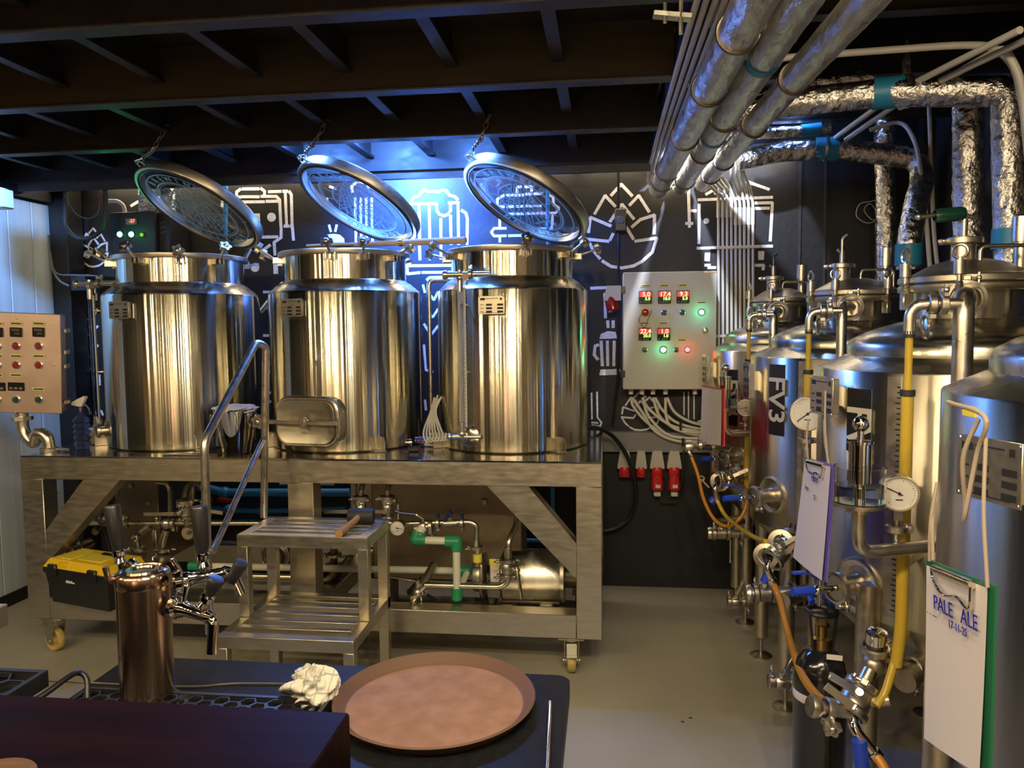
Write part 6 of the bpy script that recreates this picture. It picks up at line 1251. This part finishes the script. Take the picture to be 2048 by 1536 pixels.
# round tray
a = aZ(866, 1412, .91); tc = V((-.316, 1.352, .9)); RTY = .185
T = thing('serving_tray', 'round brown non-slip serving tray lying on the black counter', 'tray', tc)
MB().lathe([(0, .004), (.162, .004), (.168, .007), (.181, .022), (.184, .0235), (.1865, .021), (.171, .002), (.166, 0), (0, 0)], tc+V((0, -.0, .0)), n=96).link('rim', 'tray_rim', T)
MB().lathe([(0, .0048), (.163, .0048)], tc, n=96).link('cork_face', 'tray_brown', T)
a, b = aZ(1100, 1386, .925), aZ(1092, 1560, .925); o_ = MB().cyl(V((a.x, a.y, .903+.004)), V((b.x, b.y, .907)), .0042, n=12).link('steel_rod', 'chrome'); tag(o_, 'thin steel rod lying at the right edge of the black counter', 'rod')
# crumpled towel
p = aZ(628, 1408, .9); o_ = crumple(p+V((.0, -.0, .034)), .050, .044, .034, 11, 'towel', 'cloth', N=44, amp=.34, fold=3); tag(o_, 'crumpled cream kitchen towel with thin grey check beside the tray', 'towel')
nt = mat('towel_cloth', (.55, .52, .44), 0, .9).node_tree; N_ = nt.nodes; b_ = N_['Principled BSDF']; tc_ = N_.new('ShaderNodeTexCoord'); sep = N_.new('ShaderNodeSeparateXYZ'); nt.links.new(tc_.outputs['Object'], sep.inputs[0]); prev = None
for ax in (0, 2):
    m1_ = N_.new('ShaderNodeMath'); m1_.operation = 'PINGPONG'; m1_.inputs[1].default_value = .011; nt.links.new(sep.outputs[ax], m1_.inputs[0]); m2_ = N_.new('ShaderNodeMath'); m2_.operation = 'LESS_THAN'; m2_.inputs[1].default_value = .0011; nt.links.new(m1_.outputs[0], m2_.inputs[0])
    if prev is None: prev = m2_
    else: m3_ = N_.new('ShaderNodeMath'); m3_.operation = 'MAXIMUM'; nt.links.new(prev.outputs[0], m3_.inputs[0]); nt.links.new(m2_.outputs[0], m3_.inputs[1]); prev = m3_
mx_ = N_.new('ShaderNodeMix'); mx_.data_type = 'RGBA'; mx_.inputs[6].default_value = (.55, .52, .44, 1); mx_.inputs[7].default_value = (.30, .30, .27, 1); nt.links.new(prev.outputs[0], mx_.inputs[0]); nt.links.new(mx_.outputs[2], b_.inputs['Base Color']); o_.data.materials[0] = MT['towel_cloth']
# drip tray with hexagon grille under the tap tower
def hexgrid(name, m_, par, x0, y0, x1, y1, z, s, t_, h=.006, wave=False):
    R_ = s; dx, dy = R_*1.5, R_*math.sqrt(3); i = 0; x = x0+R_; cnt = 0
    while x < x1-R_*.6:
        y = y0+R_+(dy/2 if i % 2 else 0)
        while y < y1-R_*.6:
            c = V((x, y, z)); mb = MB(); vs = []
            for k in range(6):
                a = pi*k/3
                for rr_ in (R_*.99, R_-t_):
                    for zz in (0, h): vs.append(c+V((cos(a)*rr_, sin(a)*rr_, zz)))
            fs = []
            for k in range(6):
                a, b = k*4, ((k+1) % 6)*4; fs += [(a+1, b+1, b+3, a+3), (a, a+1, b+1, b), (a+2, b+2, b+3, a+3), (a, b, b+2, a+2)]
            mb.add(vs, fs).link(name, m_, par, flat=True); cnt += 1; y += dy
        x += dx; i += 1
    return cnt
DT = thing('drip_tray', 'black drip tray with a honeycomb grille behind the wooden bar', 'drip tray', (-.72, 1.18, .9)); dx0, dx1, dy0, dy1 = -.98, -.50, 1.05, aZ(480, 1388, .925).y
MB().box((dx0, dy0, .9), (dx1, dy1, .905)).box((dx0, dy0, .905), (dx1, dy0+.008, .925)).box((dx0, dy1-.008, .905), (dx1, dy1, .925)).box((dx0, dy0+.008, .905), (dx0+.008, dy1-.008, .925)).box((dx1-.008, dy0+.008, .905), (dx1, dy1-.008, .925)).link('basin', 'black_plastic', DT)
hexgrid('grille_cell', 'black_plastic', DT, dx0+.01, dy0+.01, dx1-.01, dy1-.01, .919, .017, .0035)
# tap tower
tp = V((-.845, 1.29, .905)); TT = thing('beer_tap_tower', 'polished cylindrical beer tower with chrome taps and black handles', 'beer tower', tp); HC = .232
MB().lathe([(0, 0), (.060, 0), (.060, .006), (.0465, .010), (.0465, HC)], tp, n=72).link('column', 'copper_steel', TT)
MB().lathe([(.0465, HC-.002), (.0475, HC), (.0475, HC+.018), (.045, HC+.023), (.040, HC+.026), (.038, HC+.023), (.031, HC+.023), (.029, HC+.027), (.021, HC+.027), (.019, HC+.024), (0, HC+.024)], tp, n=72).link('top_cap', 'copper_steel', TT)
def tap(base, tip, hbase, hdir, hl, spout, lever=None):      # faucet from base to tip, handle standing on hbase
    d = (tip-base); L = d.length; d.normalize()
    B = MB().lathe([(.017, 0), (.021, .004), (.021, .014), (.015, .018), (.015, .028), (.012, .032), (.0105, L-.01), (.0125, L-.004), (.008, L+.006), (0, L+.008)], base, d, 24).link('faucet', 'chrome', TT)
    MB().tube([tip-d*.006, tip+d*.008-Z1*.006, tip+d*.010+V(spout)], .0095, .012, 16).link('spout', 'chrome', B)
    h = V(hdir).normalized()
    MB().cyl(hbase-h*.022, hbase, .006, n=12).lathe([(.007, -.004), (.012, .0), (.008, .008), (.0125, .013), (.0125, .021), (.007, .026)], hbase, h, 18).link('handle_collar', 'chrome', B)
    MB().lathe([(0, .024), (.009, .025), (.0125, .036), (.0155, hl-.004), (.0135, hl), (0, hl+.002)], hbase, h, 20).link('handle', 'black_plastic', B)
    if lever: MB().cyl(base+d*.022, base+d*.022+V(lever), .0032, .0048, n=12).sph(base+d*.022+V(lever), .005, 10, 6).link('flow_lever', 'chrome', B)
ye = 1.29
tap(aY(346, 1166, ye), aY(456, 1143, ye+.05), aY(407, 1132, ye+.03), (-.05, .02, 1), .112, (.018, -.005, -.045), (-.022, -.005, .040))
tap(aY(346, 1212, ye), aY(420, 1234, ye-.03), aY(407, 1212, ye-.02), (.45, 0, .85), .058, (-.004, -.005, -.062), (.012, 0, .042))
q = aY(462, 1150, ye+.04); MB().cyl(aY(445, 1160, ye+.04), q, .006, n=12).lathe([(0, -.002), (.009, 0), (.0135, .040), (.0115, .045), (0, .046)], q-Z1*.012, (.55, -.1, .85), 20).link('handle', 'black_plastic', TT)
tap(aY(300, 1152, ye+.03), aY(262, 1128, ye+.09), aY(241, 1124, ye+.08), (-.13, .02, 1), .112, (-.004, 0, -.05))
MB().cyl(aY(262, 1160, ye), aY(218, 1158, ye-.03), .008, n=14).cyl(aY(216, 1162, ye-.03), aY(211, 1134, ye-.03), .004, .006, n=12).link('flow_lever', 'copper_steel', TT)
# mahogany bar
BR = thing('wooden_bar', 'dark mahogany bar top filling the lower left corner', 'bar', (-1.2, .5, 0))
MB().box((-2.6, -.15, 1.00), (-.333, .938, 1.100), .003).link('bar_top', 'mahogany', BR); MB().box((-2.5, -.05, .0), (-.40, .86, 1.0), .004).link('bar_front', 'black_plain', BR)
p = aZ(4, 1552, 1.1); tag(MB().lathe([(0, 0), (.045, 0), (.047, .003), (.047, .006), (.040, .006), (.038, .003), (0, .003)], V((p.x, p.y-.02, 1.1)), n=40).link('saucer', 'tray_rim'), 'brown round coaster on the bar in the lower left corner', 'coaster')
# things behind the bar on the left
T = thing('grille_box', 'black box with a patterned grille top behind the bar at the left edge', 'grille', (-1.35, 1.32, .9)); q = aZ(96, 1340, .985); X_, Y_ = q.x, q.y
MB().box((X_-.5, Y_-.26, .955), (X_, Y_-.25, .985)).box((X_-.5, Y_-.01, .955), (X_, Y_, .985)).box((X_-.01, Y_-.25, .955), (X_, Y_-.01, .985)).box((X_-.5, Y_-.25, .955), (X_-.01, Y_-.01, .960)).link('frame', 'black_plastic', T)
hexgrid('grille_cell', 'black_plastic', T, X_-.42, Y_-.25, X_-.01, Y_-.01, .975, .030, .004, .008); MB().box((X_-.5, Y_-.25, .60), (X_-.05, Y_-.04, .955), .004).link('body', 'black_plain', T)
pts_ = [aZ(60, 1405, .95), aY(90, 1388, 1.22), aY(140, 1352, 1.27), aY(160, 1346, 1.29), aY(174, 1360, 1.29), aY(175, 1400, 1.27), aY(175, 1440, 1.25)]
o_ = MB().sweep(smooth(pts_, 6), .0052, 10).link('wire_hoop', 'black_plastic'); tag(o_, 'black bent wire hoop standing behind the bar', 'hoop')
a = aY(16, 1207, 2.2); o_ = MB().box((a.x-.3, 1.88, a.z-.07), (a.x, 2.2, a.z), .003).link('steel_shelf', 'frame_steel'); tag(o_, 'corner of a steel shelf at the left picture edge', 'shelf')
o_ = MB().box((a.x-.3, 1.92, 0), (a.x-.03, 2.18, a.z-.071)).link('cabinet', 'mahogany'); tag(o_, 'dark wooden cabinet under the steel shelf at the left edge', 'cabinet')
# dead bolts and scuffs: tiny dark marks on the floor near the rig
rr = random.Random(4)
for k in range(9):
    q = V((rr.uniform(-3.0, .6), rr.uniform(2.1, 3.3), .0006)); tag(MB().lathe([(0, .0006), (rr.uniform(.003, .009), 0)], q, n=7).link('grit_speck', 'dark_steel'), 'tiny dark speck of grit on the concrete floor', 'speck', 'specks of grit on the floor')
# ================================================================== BAR ROOM LAMPS AND ADDED GLOW TUBES (behind the viewer)
for lx, ly, lp in LAMPS:
    T = thing('ceiling_spot', 'small warm spot lamp in the bar room behind the viewer', 'lamp', (lx, ly, 2.52), 'spot lamps of the bar room'); MB().box((lx-.04, ly-.09, 2.515), (lx+.04, ly+.09, 2.56), .004).link('housing', 'black_plastic', T)
for i in range(9):  # added emissive tubes, out of view, for thin streaks reflected in the vessels
    x = -1.35+i*.11 if i < 8 else -.2; T = thing('slim_tube', 'slim upright glow tube added behind the viewer to streak the steel', 'lamp', (x, -3.0, .6), 'glow tubes added behind the viewer'); MB().cyl((x, -3.0, .6), (x, -3.0, 2.3), .012, n=10).link('tube', 'streak_glow', T); MB().box((x-.02, -3.07, .55), (x+.02, -2.98, .6)).link('socket', 'black_plastic', T)
